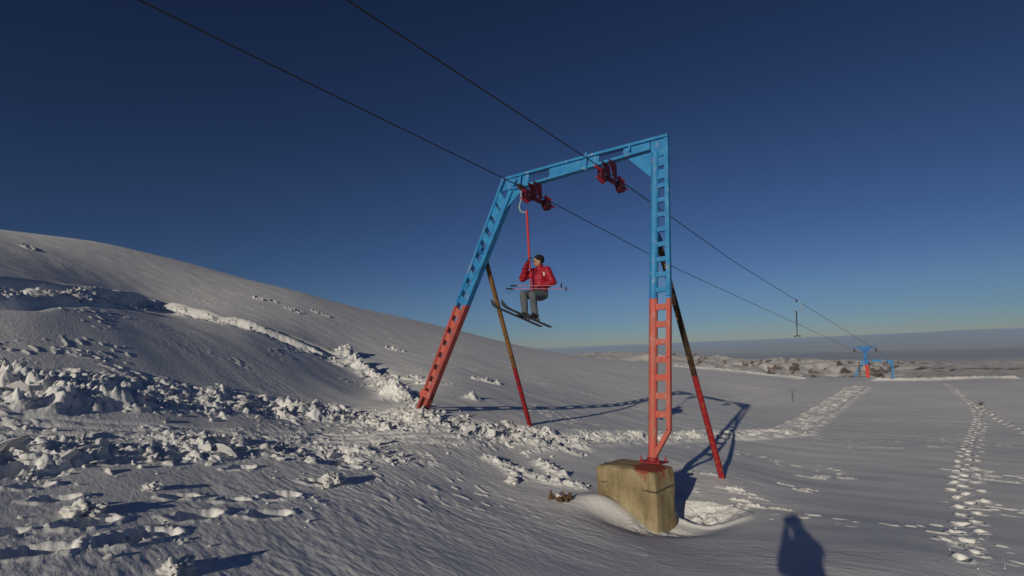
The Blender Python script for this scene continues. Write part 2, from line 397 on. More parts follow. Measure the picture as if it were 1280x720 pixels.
def feature_field(x, y):
    """clod / track / print relief; also returns how rough the snow is (0..1)"""
    h = np.zeros(x.shape); rough = np.zeros(x.shape)
    r = np.hypot(x, y)
    def band(pts, width, amp, seed, t0=None, base=.30, fade=1.5):
        nonlocal h, rough
        lo = np.array(pts).min(0) - width * 2.5; hi = np.array(pts).max(0) + width * 2.5
        s = (x > lo[0]) & (x < hi[0]) & (y > lo[1]) & (y < hi[1])
        if not s.any(): return
        xs, ys = x[s], y[s]
        d, sd, al, tot = seg_dist(xs, ys, pts)
        d = d + .35 * width * fbm(xs * 1.1, ys * 1.1, seed + 50, 3)
        m = (1 - sstep(width * .45, width, d)) * (.30 + .70 * sstep(-.40, .10, fbm(xs * .9, ys * 1.3, seed + 70, 3)))
        a = np.interp(al / tot, [k for k, _ in amp], [k for _, k in amp])
        h[s] += m * a * (clods(xs, ys, seed) - base)
        rough[s] = np.maximum(rough[s], m * np.minimum(1, a * 6))
    def ridge(pts, width, amp, seed, jag=.5):
        nonlocal h
        lo = np.array(pts).min(0) - width * 4; hi = np.array(pts).max(0) + width * 4
        s = (x > lo[0]) & (x < hi[0]) & (y > lo[1]) & (y < hi[1])
        if not s.any(): return
        xs, ys = x[s], y[s]
        d, sd, al, tot = seg_dist(xs, ys, pts)
        j = 1 + jag * fbm(xs / width * .7, ys / width * .7, seed, 4, .6)
        end = sstep(0, width * 2, al) * sstep(0, width * 2, tot - al)
        h[s] += amp * j * np.exp(-(d / width) ** 2 * (1 + .6 * sd)) * end
    def hole(cx, cy, rx, ry, ang, depth, rim, seed):
        nonlocal h
        R = max(rx, ry) * 2.2
        s = (np.abs(x - cx) < R) & (np.abs(y - cy) < R)
        if not s.any(): return
        xs, ys = x[s] - cx, y[s] - cy
        u = (xs * math.cos(ang) + ys * math.sin(ang)) / rx; v = (-xs * math.sin(ang) + ys * math.cos(ang)) / ry
        d = np.hypot(u, v) + .22 * perlin(x[s] * 5, y[s] * 5, seed) + .16 * perlin(x[s] * 13, y[s] * 13, seed + 7)
        h[s] += -depth * (1 - sstep(.55, 1.0, d)) + rim * np.exp(-((d - 1.15) / .22) ** 2) * (1 + .9 * perlin(x[s] * 7, y[s] * 7, seed + 1))
    # broken berms
    band(BANDA, 1.05, [(0, .30), (.35, .27), (.6, .21), (.85, .15), (1, .09)], 3)
    band(BANDB, .62, [(0, .21), (.4, .19), (.8, .15), (1, .06)], 21)
    band(LANE, .55, [(0, .07), (.5, .05), (1, .03)], 33)
    band(PLOW, .62, [(0, .42), (.2, .36), (.7, .30), (1, .05)], 41)
    ridge(PLOW[:4], .30, .26, 43)
    band(UPPER, .75, [(0, .20), (.25, .22), (.4, .09), (.8, .14), (1, .24)], 55)
    # the cut of the upper track: dug on its valley side
    d, sd, al, tot = seg_dist(x, y, UPPER)
    m = (d < 3)
    left = 1 - sstep(.26, .40, al / tot); right_ = sstep(.80, .95, al / tot)
    prof = (-.50 * np.exp(-((d * sd - .8) / .30) ** 2) - .42 * np.exp(-((d * sd + .75) / .26) ** 2)) * left
    prof = prof + (1 - left) * (.20 * np.exp(-((d * sd - .9) / .45) ** 2) - .16 * np.exp(-((d * sd - .1) / .35) ** 2) - .34 * right_ * np.exp(-((d * sd - 1.3) / .5) ** 2))
    h += np.where(m, prof * (.6 + .4 * sstep(0, 2, tot - al)) * (1 + .5 * perlin(x * .9, y * .9, 8)), 0)
    # skied path towards the far edge
    band(PATH, .62, [(0, .20), (.3, .14), (.6, .09), (1, .12)], 61)
    band(PATHB, .9, [(0, .06), (1, .10)], 67)
    d, sd, al, tot = seg_dist(x, y, PATH)
    for off in (-.75, .6):
        h += np.where(d < 2.5, .07 * np.exp(-((d * sd - off) / .16) ** 2) * (1 + fbm(x * 1.4, y * 1.4, 71, 3)), 0) * sstep(0, 3, al)
    for i, (p, w, a) in enumerate(((RIDGE1, .11, .07), (RIDGE2, .20, .16), (RIDGE3, .12, .09), (RIDGE4, .09, .05), (RIDGE5, .08, .05))):
        ridge(p, w, a, 80 + i, .8)
    ridge(EDGE, .30, .26, 90, .25); ridge(EDGE2, .36, .25, 92, .4)
    # ruts along the lane
    d, sd, al, tot = seg_dist(x, y, LANE)
    for off in (-.2, .12, .4):
        h += np.where(d < 1.2, -.035 * np.exp(-((d * sd - off) / .05) ** 2), 0) * (r < 16)
    # footprints
    for i, (cx, cy) in enumerate(HOLES):
        rr = math.hypot(cx, cy)
        big = i < 9
        hole(cx, cy, (.27 if big else .18) * (.85 + .3 * random.random()), (.125 if big else .09), -math.atan2(cx, cy) + .42 + random.uniform(-.2, .2), (.24) if big else .12, .022, 100 + i)
    def prints(pts, step, sep, depth, seed):
        acc = 0.; nxt = 0.; k = 0
        for (ax, ay), (bx, by) in zip(pts[:-1], pts[1:]):
            L = math.hypot(bx - ax, by - ay); dx, dy = (bx - ax) / L, (by - ay) / L
            while nxt < acc + L:
                t = nxt - acc; sg = 1 if k % 2 else -1
                px = ax + dx * t - dy * sg * sep + random.uniform(-.04, .04); py = ay + dy * t + dx * sg * sep + random.uniform(-.04, .04)
                rr = math.hypot(px, py)
                hole(px, py, .15 * random.uniform(.75, 1.25), .095 * random.uniform(.8, 1.2), math.atan2(dy, dx) + random.uniform(-.4, .4), depth * random.uniform(.55, 1.35), .016, seed + k)
                nxt += step * random.uniform(.85, 1.15); k += 1
            acc += L
    prints(TRAIL, .45, .09, .15, 300); prints([(a + .5, b + .1) for a, b in TRAIL[4:11]], 1.1, .03, .05, 500)
    prints(TRAILB, .5, .10, .13, 600)
    band(TRAIL[-4:], .25, [(0, .0), (.5, .035), (1, .05)], 640)
    # small wind-torn bits of crust
    for i, (cx, cy) in enumerate(BITS):
        for k in range(3):
            px = cx + random.uniform(-.35, .35); py = cy + random.uniform(-.35, .35)
            ridge([(px - .16, py + .11), (px + .05, py), (px + .2, py - .12)], .032, .026, 700 + i * 3 + k, .9)
    for i, (cx, cy) in enumerate(UPP):
        for k in range(3):
            px = cx + random.uniform(-.7, .7); py = cy + random.uniform(-.5, .5)
            hole(px, py, .3, .16, -.5, .10, .09, 800 + i * 3 + k)
    # wind scoop round the concrete block and the drift against it
    d, sd, al, tot = seg_dist(x, y, [(.9, 8.75), (1.75, 8.35), (2.75, 8.5), (3.6, 9.1)])
    h += -.12 * np.exp(-(d / .40) ** 2) * sstep(0, .8, al) * sstep(0, .7, tot - al)
    h += -.06 * np.exp(-(((x - 2.35) / .42) ** 2 + ((y - 8.75) / .42) ** 2))
    h += .15 * np.exp(-(((x - 1.42) / .42) ** 2 + ((y - 8.98) / .30) ** 2)) + .05 * np.exp(-(((x - 2.1) / .5) ** 2 + ((y - 8.5) / .35) ** 2)) * (1 + fbm(x * 3, y * 3, 95, 4))
    u_ = (x - 3.15) * .8 + (y - 9.35) * -.6; v_ = (x - 3.15) * .6 + (y - 9.35) * .8
    dd = np.hypot(u_ / .75, v_ / .5)
    h += -.13 * (1 - sstep(.35, 1.0, dd)) + .03 * np.exp(-((dd - 1.05) / .12) ** 2) + .06 * np.clip(1.15 - dd, 0, 1) * fbm(x * 4, y * 4, 91, 5, .6)
    # wind ripples and soft undulation
    a = x * -WY + y * WX; b = x * WX + y * WY          # along the ripple crest / across it
    patch = .5 + 1.3 * fbm(x * .22, y * .22, 201, 3)
    near = 1 - sstep(9, 30, r) * .65
    right = 1 - .75 * sstep(2.0, 5.5, x - .12 * y)
    hill = 1 - .7 * sstep(3.5, 8, ground_cache)
    k = np.clip(patch, .15, 1.3) * near * right * hill * (1 - .7 * rough)
    wob = .5 * perlin(x * .7, y * .7, 203)
    h += .6 * k * (.0075 * perlin(a * 3.2 + wob, b * 8.5 + wob, 211) + .0048 * perlin(a * 7.5, b * 19 + wob, 213) + .010 * perlin(a * 1.1, b * 3.1, 215))
    h += .014 * perlin(a * .55, b * 1.3, 221) * (1 - .4 * rough) + .035 * perlin(x * .22, y * .22, 223) * sstep(4, 14, r)
    torn = sstep(.25, .6, fbm(x * .4, y * .3, 231, 3)) * sstep(5, 11, r)
    h += torn * .022 * sstep(.38, .55, perlin(a * 3.4, b * 7.5, 233)) * (1 - sstep(25, 55, r) * .6)
    return h

def build_ground():
    fine = np.radians(np.linspace(-57, 57, 1340))
    coarse = np.radians(np.linspace(57, 303, 84))[1:-1]
    az = np.r_[fine, coarse]
    rs = np.r_[np.linspace(.25, 3.0, 40)[:-1], np.geomspace(3.0, 7.0, 250)[:-1], np.geomspace(7.0, 18, 600)[:-1], np.geomspace(18, 62, 430)[:-1], np.geomspace(62, 72, 40)[:-1], np.geomspace(72, 130, 26)]
    A, Rr = np.meshgrid(az, rs)
    X = Rr * np.sin(A); Y = Rr * np.cos(A); sh = X.shape
    x = X.ravel(); y = Y.ravel()
    global ground_cache
    z = ground_base(x, y); ground_cache = z
    z = z + feature_field(x, y)
    nr, na = sh
    # centre vertex closes the hole under the photographer
    co = np.empty((nr * na + 1, 3), np.float32); co[:-1, 0] = x; co[:-1, 1] = y; co[:-1, 2] = z
    co[-1] = (0, 0, float(z[:na].mean()))
    i = np.arange(nr - 1)[:, None] * na; j = np.arange(na)[None]; j2 = (j + 1) % na
    quads = np.stack([i + j, i + na + j, i + na + j2, i + j2], -1).reshape(-1, 4)
    tris = np.stack([np.full(na, nr * na), np.arange(na), (np.arange(na) + 1) % na], -1)
    me = bpy.data.meshes.new('snow_field')
    nv = len(co); nq = len(quads); nt = len(tris)
    me.vertices.add(nv); me.vertices.foreach_set('co', co.ravel())
    me.loops.add(nq * 4 + nt * 3)
    me.loops.foreach_set('vertex_index', np.r_[quads.ravel(), tris.ravel()].astype(np.int32))
    me.polygons.add(nq + nt)
    me.polygons.foreach_set('loop_start', np.r_[np.arange(nq) * 4, nq * 4 + np.arange(nt) * 3].astype(np.int32))
    me.polygons.foreach_set('use_smooth', np.ones(nq + nt, bool))
    me.update(); me.validate()
    if me.polygons[1000].normal.z < 0: me.flip_normals()
    me.materials.append(M_snow)
    o = bpy.data.objects.new('snow_field', me); o['kind'] = 'structure'; link(o)
    return az[:1340], rs, z.reshape(sh)[:, :1340]

GAZ, GRS, GZ = build_ground()
def ground_z(x, y):
    """height of the finished snow surface (inside the fine sector)"""
    a = math.atan2(x, y); r = math.hypot(x, y)
    ia = int(np.clip(np.searchsorted(GAZ, a), 1, len(GAZ) - 1)); ir = int(np.clip(np.searchsorted(GRS, r), 1, len(GRS) - 1))
    return float(GZ[ir - 1:ir + 1, ia - 1:ia + 1].mean())

# ---- far country: white foothills with bare gullies, then the hazy plain to the horizon
def far_material():
    m, nt, N, L, B = mat('far_country')
    tc = N.new('ShaderNodeTexCoord'); geo = N.new('ShaderNodeNewGeometry')
    at = N.new('ShaderNodeAttribute'); at.attribute_name = 'bare'
    ln = N.new('ShaderNodeVectorMath'); ln.operation = 'LENGTH'; L.new(tc.outputs['Object'], ln.inputs[0])
    # the bare earth shows through, broken at its rim
    n1 = N.new('ShaderNodeTexNoise'); n1.inputs['Scale'].default_value = .05; n1.inputs['Detail'].default_value = 6; L.new(tc.outputs['Object'], n1.inputs['Vector'])
    ad = N.new('ShaderNodeMath'); ad.operation = 'MULTIPLY_ADD'; ad.inputs[1].default_value = .5; L.new(n1.outputs['Fac'], ad.inputs[0]); L.new(at.outputs['Fac'], ad.inputs[2])
    r = N.new('ShaderNodeMapRange'); r.inputs[1].default_value = .63; r.inputs[2].default_value = .90; L.new(ad.outputs[0], r.inputs[0])
    mx = N.new('ShaderNodeMix'); mx.data_type = 'RGBA'; L.new(r.outputs[0], mx.inputs['Factor'])
    mx.inputs['A'].default_value = (.66, .635, .62, 1); mx.inputs['B'].default_value = (.24, .185, .14, 1)
    # plain: fields, half snowed over, in wide strips
    mp = N.new('ShaderNodeMapping'); mp.inputs['Rotation'].default_value = (0, 0, math.radians(38)); mp.inputs['Scale'].default_value = (.00012, .00034, .0001)
    L.new(tc.outputs['Object'], mp.inputs[0])
    n2 = N.new('ShaderNodeTexNoise'); n2.inputs['Scale'].default_value = 1.; n2.inputs['Detail'].default_value = 7; n2.inputs['Roughness'].default_value = .6; L.new(mp.outputs[0], n2.inputs['Vector'])
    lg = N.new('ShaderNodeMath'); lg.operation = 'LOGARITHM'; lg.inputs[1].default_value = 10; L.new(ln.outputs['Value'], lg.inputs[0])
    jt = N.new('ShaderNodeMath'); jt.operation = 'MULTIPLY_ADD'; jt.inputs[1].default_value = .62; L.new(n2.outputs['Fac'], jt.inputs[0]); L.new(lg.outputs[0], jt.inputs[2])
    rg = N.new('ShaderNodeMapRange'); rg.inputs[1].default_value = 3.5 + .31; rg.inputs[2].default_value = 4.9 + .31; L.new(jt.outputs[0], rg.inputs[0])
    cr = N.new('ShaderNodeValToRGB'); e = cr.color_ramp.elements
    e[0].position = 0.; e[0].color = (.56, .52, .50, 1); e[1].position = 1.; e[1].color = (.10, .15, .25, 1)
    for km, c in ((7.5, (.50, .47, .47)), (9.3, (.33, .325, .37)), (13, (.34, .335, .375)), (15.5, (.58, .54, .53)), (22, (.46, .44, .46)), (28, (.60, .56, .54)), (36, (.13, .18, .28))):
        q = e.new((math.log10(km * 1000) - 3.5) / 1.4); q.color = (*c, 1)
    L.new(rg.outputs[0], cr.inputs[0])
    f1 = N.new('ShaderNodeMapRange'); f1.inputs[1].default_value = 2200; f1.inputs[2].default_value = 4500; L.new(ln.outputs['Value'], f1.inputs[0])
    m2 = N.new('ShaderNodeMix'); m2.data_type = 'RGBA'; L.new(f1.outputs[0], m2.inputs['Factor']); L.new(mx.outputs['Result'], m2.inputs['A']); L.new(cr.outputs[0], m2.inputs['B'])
    L.new(m2.outputs['Result'], B.inputs['Base Color']); B.inputs['Roughness'].default_value = .9; B.inputs['Specular IOR Level'].default_value = .05
    # painted haze: a bluish glow mixed into the surface, stronger away from the hill
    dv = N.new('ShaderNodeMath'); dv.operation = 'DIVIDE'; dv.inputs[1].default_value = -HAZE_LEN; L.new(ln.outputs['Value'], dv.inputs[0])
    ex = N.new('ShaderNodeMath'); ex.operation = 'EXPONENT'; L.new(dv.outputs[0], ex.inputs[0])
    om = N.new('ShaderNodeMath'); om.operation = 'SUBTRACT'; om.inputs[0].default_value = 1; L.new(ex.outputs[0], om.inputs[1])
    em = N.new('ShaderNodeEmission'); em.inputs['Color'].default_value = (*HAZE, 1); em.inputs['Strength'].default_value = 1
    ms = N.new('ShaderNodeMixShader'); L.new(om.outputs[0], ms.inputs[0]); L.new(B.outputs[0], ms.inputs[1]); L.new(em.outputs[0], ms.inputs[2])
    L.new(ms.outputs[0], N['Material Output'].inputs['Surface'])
    return m

def build_far():
    na, nr = 1400, 620
    az = np.radians(np.r_[np.linspace(-75, -8, 120)[:-1], np.linspace(-8, 60, na - 119 - 20), np.linspace(60, 85, 21)[1:]]); rs = np.r_[np.geomspace(66, 3000, 430)[:-1], np.geomspace(3000, 90000, nr - 429)]
    A, R = np.meshgrid(az, rs); X = R * np.sin(A); Y = R * np.cos(A); deg = np.degrees(A)
    lr = np.log10(R)
    z = np.interp(lr, np.log10([60, 80, 140, 250, 500, 800, 1300, 2500, 5000, 90000]), [-7.5, -9.5, -17, -27, -38, -46, -60, -170, -330, -420])
    z = np.where(deg < 2, z - (2 - deg) * .0 , z)
    # foothill ribs
    ang = math.radians(30); a = X * math.cos(ang) - Y * math.sin(ang); b = X * math.sin(ang) + Y * math.cos(ang)
    env = sstep(260, 480, R) * (1 - sstep(1300, 2300, R)) * (1 - .75 * sstep(34, 41, deg)) * (.7 + .3 * sstep(5, 14, deg))
    rib = 1 - np.abs(fbm(a / 42, b / 120, 401, 3, .45)) * 2.2
    hill = fbm(X / 620, Y / 620, 411, 3)
    z += env * (.55 + .45 * sstep(14, 26, deg)) * (13 * hill + 5.0 * rib + 1.2 * fbm(X / 60, Y / 60, 421, 4)) * np.clip(R / 700, .45, 1.4)
    z += sstep(1800, 3500, R) * (1 - sstep(9000, 16000, R)) * 22 * fbm(X / 1500, Y / 1500, 431, 4)
    # a low range closing the plain on the right
    z += sstep(40000, 60000, R) * (300 + 160 * fbm(deg / 16, R / 60000, 441, 5)) * (.35 + .65 * sstep(5, 42, deg))
    # the foothills rise towards the left and screen the plain there
    z += 27 * sstep(420, 800, R) * (1 - sstep(1100, 2000, R)) * (1 - sstep(13, 30, deg)) * sstep(-12, 3, deg) * (1 + .22 * fbm(X / 210, Y / 210, 471, 4))
    # bare ground where the ribs turn to the sun
    dzx = np.gradient(z, axis=1) / (np.gradient(X, axis=1) + 1e-9)
    slope = np.gradient(z, axis=1) / (np.hypot(np.gradient(X, axis=1), np.gradient(Y, axis=1)) + 1e-9)
    sl2 = np.gradient(z, axis=0) / np.gradient(R, axis=0)
    bare = np.clip(.10 + 1.5 * np.maximum(slope, 0) + .5 * np.maximum(sl2, 0), 0, 1) * sstep(230, 420, R) * (.75 + .6 * fbm(X / 260, Y / 260, 451, 2))
    lines = 1 - np.abs(fbm(A * 9 + np.log(R) * 2.2, np.log(R) * 9, 461, 4)) * 3.2
    bare = bare * (1 - .75 * sstep(33, 38, deg)) * (.55 + .45 * sstep(8, 20, deg)) + .62 * sstep(.45, .85, lines) * sstep(.0, .3, fbm(A * 5, np.log(R) * 3, 463, 2) + .15) * sstep(170, 260, R) * sstep(28, 37, deg)
    me = bpy.data.meshes.new('plain')
    co = np.stack([X.ravel(), Y.ravel(), z.ravel()], 1).astype(np.float32)
    i = np.arange(nr - 1)[:, None] * na; j = np.arange(na - 1)[None]
    q = np.stack([i + j, i + j + 1, i + na + j + 1, i + na + j], -1).reshape(-1, 4)
    me.vertices.add(len(co)); me.vertices.foreach_set('co', co.ravel())
    me.loops.add(len(q) * 4); me.loops.foreach_set('vertex_index', q.ravel().astype(np.int32))
    me.polygons.add(len(q)); me.polygons.foreach_set('loop_start', (np.arange(len(q)) * 4).astype(np.int32))
    me.polygons.foreach_set('use_smooth', np.ones(len(q), bool)); me.update(); me.validate()
    if me.polygons[1000].normal.z < 0: me.flip_normals()
    at = me.attributes.new('bare', 'FLOAT', 'POINT'); at.data.foreach_set('value', bare.ravel().astype(np.float32))
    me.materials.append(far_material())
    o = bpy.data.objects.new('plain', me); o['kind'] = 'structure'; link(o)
HAZE = (.172, .212, .258); HAZE_LEN = 24000.  # glow colour and reach of the haze painted onto the far ground
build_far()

# ------------------------------------------------------------------ snow clods
ICO = None
def ico():
    global ICO
    if ICO is None:
        import bmesh
        bm = bmesh.new(); bmesh.ops.create_icosphere(bm, subdivisions=2, radius=1)
        ICO = (np.array([v.co[:] for v in bm.verts]), [tuple(v.index for v in f.verts) for f in bm.faces]); bm.free()
    return ICO
def chunk(size, seed, flat=.75, cuts=10):
    v, f = ico(); v = v.copy(); r = random.Random(seed)
    # a few cutting planes make it blocky, noise makes it crumbly
    for k in range(cuts):
        n = np.array([r.gauss(0, 1) for _ in range(3)]); n /= np.linalg.norm(n); d = r.uniform(.34, .78)
        s = v @ n; v -= np.maximum(s - d, 0)[:, None] * n
    ns = np.array([mnoise.noise(Vector(p * 2.1) + Vector((seed * 1.7, 3.1, -seed))) for p in v])
    v *= (1 + .28 * ns)[:, None]
    v *= np.array([r.uniform(.8, 1.35), r.uniform(.7, 1.1), flat * r.uniform(.7, 1.1)])
    a = r.uniform(0, 6.28); R = np.array([[math.cos(a), -math.sin(a), 0], [math.sin(a), math.cos(a), 0], [0, 0, 1]])
    return (v * size) @ R.T, f

def build_clods():
    vs = []; fs = []; n = 0
    lib = [chunk(1., 40 + k) for k in range(24)]
    def put(x, y, s, slab=False):
        nonlocal n
        v, f = lib[random.randrange(24)]
        R = np.array(Matrix.Rotation(random.uniform(0, 6.28), 3, 'Z') @ Matrix.Rotation(random.gauss(0, .6), 3, 'X') @ Matrix.Rotation(random.gauss(0, .6), 3, 'Y'))
        if slab: v = v * np.array([1.35, 1.0, .34])
        z = ground_z(x, y)
        vs.append((v * s) @ R.T + np.array([x, y, z + s * random.uniform(-.25, .25)])); fs.append(np.array(f) + n); n += len(v)
    def along(pts, width, count, smin, smax, power=2.6, w=None):
        L = [math.dist(a, b) for a, b in zip(pts[:-1], pts[1:])]
        for _ in range(count):
            k = random.choices(range(len(L)), L)[0]; t = random.random()
            (ax, ay), (bx, by) = pts[k], pts[k + 1]
            o = random.gauss(0, width * .5); dx, dy = (bx - ax) / L[k], (by - ay) / L[k]
            s = smin + (smax - smin) * random.random() ** power
            put(ax + (bx - ax) * t - dy * o, ay + (by - ay) * t + dx * o, s, s > .05 and random.random() < .55)
    along(BANDA, .8, 60, .12, .22, 2.); along(BANDB, .5, 26, .09, .16, 2.); along(PLOW, .35, 22, .12, .20, 2.)
    along(BANDA, .9, 1700, .010, .10, 4.0); along(BANDB, .6, 800, .010, .11, 4.2)
    along(BANDA[4:], .9, 600, .012, .11, 3.4)
    along(PLOW, .40, 380, .02, .12, 3.0); along(UPPER, .6, 500, .03, .15, 3.0); along(LANE, .7, 300, .012, .045)
    along(PATH[:4], .55, 420, .02, .09, 2.8); along(PATH[3:], .8, 170, .02, .07, 2.8); along(RIDGE1, .3, 60, .015, .06); along(RIDGE5, .3, 50, .015, .06)
    along(TRAIL[11:], .4, 40, .008, .025)
    for hx, hy in HOLES:
        for _ in range(13): put(hx + random.gauss(.16, .22), hy + random.gauss(.05, .16), .007 + .045 * random.random() ** 3)
    V = np.concatenate(vs); F = np.concatenate(fs)
    me = bpy.data.meshes.new('snow_clods')
    me.vertices.add(len(V)); me.vertices.foreach_set('co', V.astype(np.float32).ravel())
    me.loops.add(len(F) * 3); me.loops.foreach_set('vertex_index', F.ravel().astype(np.int32))
    me.polygons.add(len(F)); me.polygons.foreach_set('loop_start', (np.arange(len(F)) * 3).astype(np.int32))
    me.polygons.foreach_set('use_smooth', rng.random(len(F)) < .12); me.update(); me.validate()
    me.materials.append(M_clod)
    o = bpy.data.objects.new('snow_clods', me); link(o)
    tag(o, 'broken clods of crusted snow strewn along the churned tracks on the slope', 'snow', kind='stuff')
build_clods()

import bmesh
LUMP_LABELS = ['rounded snow lump at far left of foreground with long dark shadow', 'small snow lump by a pit below the broken berm at left',
    'snow lump half buried at the bottom edge of the slope', 'oval snow lump beside the ploughed ridges left of the concrete block',
    'tall knobbly snow lump on the rim of the deep footprint pit']
LUMP_PIX = [0, 1, 2, 3, 5]
for lab, i, s in zip(LUMP_LABELS, LUMP_PIX, (.15, .09, .13, .12, .15)):
    x, y = LUMPS[i]
    bm = bmesh.new(); bmesh.ops.create_icosphere(bm, subdivisions=5, radius=1)
    for q in bm.verts:
        p = q.co.copy(); off = Vector((i * 5.3, 2.7, i * 1.9))
        k = .72 + .55 * mnoise.fractal(p * 1.3 + off, .9, 2., 2) + .20 * mnoise.fractal(p * 4.5 + off, .7, 2., 4) + .14 * (mnoise.voronoi(p * 2.6 + off)[0][0] - .3)
        q.co = Vector((p.x * 1.35, p.y, p.z * .85)) * max(.35, k) * s
    me = bpy.data.meshes.new('snow_lump'); bm.to_mesh(me); bm.free(); me.materials.append(M_clod)
    me.polygons.foreach_set('use_smooth', [True] * len(me.polygons))
    o = bpy.data.objects.new('snow_lump', me); link(o)
    o.location = (x, y, ground_z(x, y) + s * .1); o.rotation_euler = (0, 0, .9 * i)
    tag(o, lab, 'snow lump', 'snow lumps lying loose on the slope')

# ------------------------------------------------------------------ the lift gantry
U = Vector((-.7771, .6293, 0)); W = Vector((.6293, .7771, 0)); V = Vector((.0658, .0812, .9945)).normalized()
GX = -U; GZ_ = V; GY = GZ_.cross(GX).normalized()
GROT = Matrix((GX, GY, GZ_)).transposed()
G0 = Vector((2.325, 9.176, -2.07))
def to_local(p): return GROT.transposed() @ (Vector(p) - G0)
X3, Y3, Z3 = Vector((1, 0, 0)), Vector((0, 1, 0)), Vector((0, 0, 1))
def L3(u, v, n=0.): return Vector((-u, n, v))

def make_sheave(root, u, v, sag):
    """rocker with two wheels under the beam; the rope runs over the wheels"""
    d = to_local(G0 + W - Z3 * .09).normalized()             # the way the rope runs
    c = L3(u, v - .10)
    side = d.cross(Vector((1, 0, 0))).normalized(); up_ = Vector((0, 0, 1))
    m = MB()
    m.bar(c - d * .40 + up_ * -.01, c + d * .46 + up_ * -.01, .055, .10, h1=.07)
    a = m.build('sheave_assembly', M_sheave, root)
    b = MB()
    for sx in (-.075, .075):
        p = c + X3 * sx
        b.prism([p + d * -.26 + up_ * .345, p + d * .06 + up_ * .345, p + d * .09 + up_ * .02, p + d * .01 + up_ * -.02, p + d * -.05 + up_ * .03], X3 * .014)
    b.build('hanger_bracket', M_sheave, a)
    st = MB(); st.box(c + up_ * .17 + d * .05 - Y3 * .02 + X3 * -.09, X3, d, up_, .006, .025, .15); st.build('strap', M_steel, a)
    for t in (-.34, .38):
        w = MB(); q = c + d * t - up_ * .02
        w.lathe(q - X3 * .05, X3, [(0, .05), (.002, .135), (.022, .135), (.03, .115), (.07, .115), (.078, .135), (.098, .135), (.1, .05)], 24)
        wh = w.build('wheel', M_sheave, a)
        k = MB(); k.lathe(q - X3 * .075, X3, [(0, .03), (.15, .03)], 12); k.build('axle', M_dark, wh)
    for t, up2 in ((-.50, .06), (.56, .0), (-.44, -.15), (.44, .15)):
        g = MB(); s = 1 if t > 0 else -1
        g.bar(c + d * (t - .12 * s) + up_ * up2, c + d * (t + .16 * s) + up_ * (up2 + .01), .05, .085, w1=.02, h1=.025)
        g.build('rope_guide', M_guide, a)
    return a

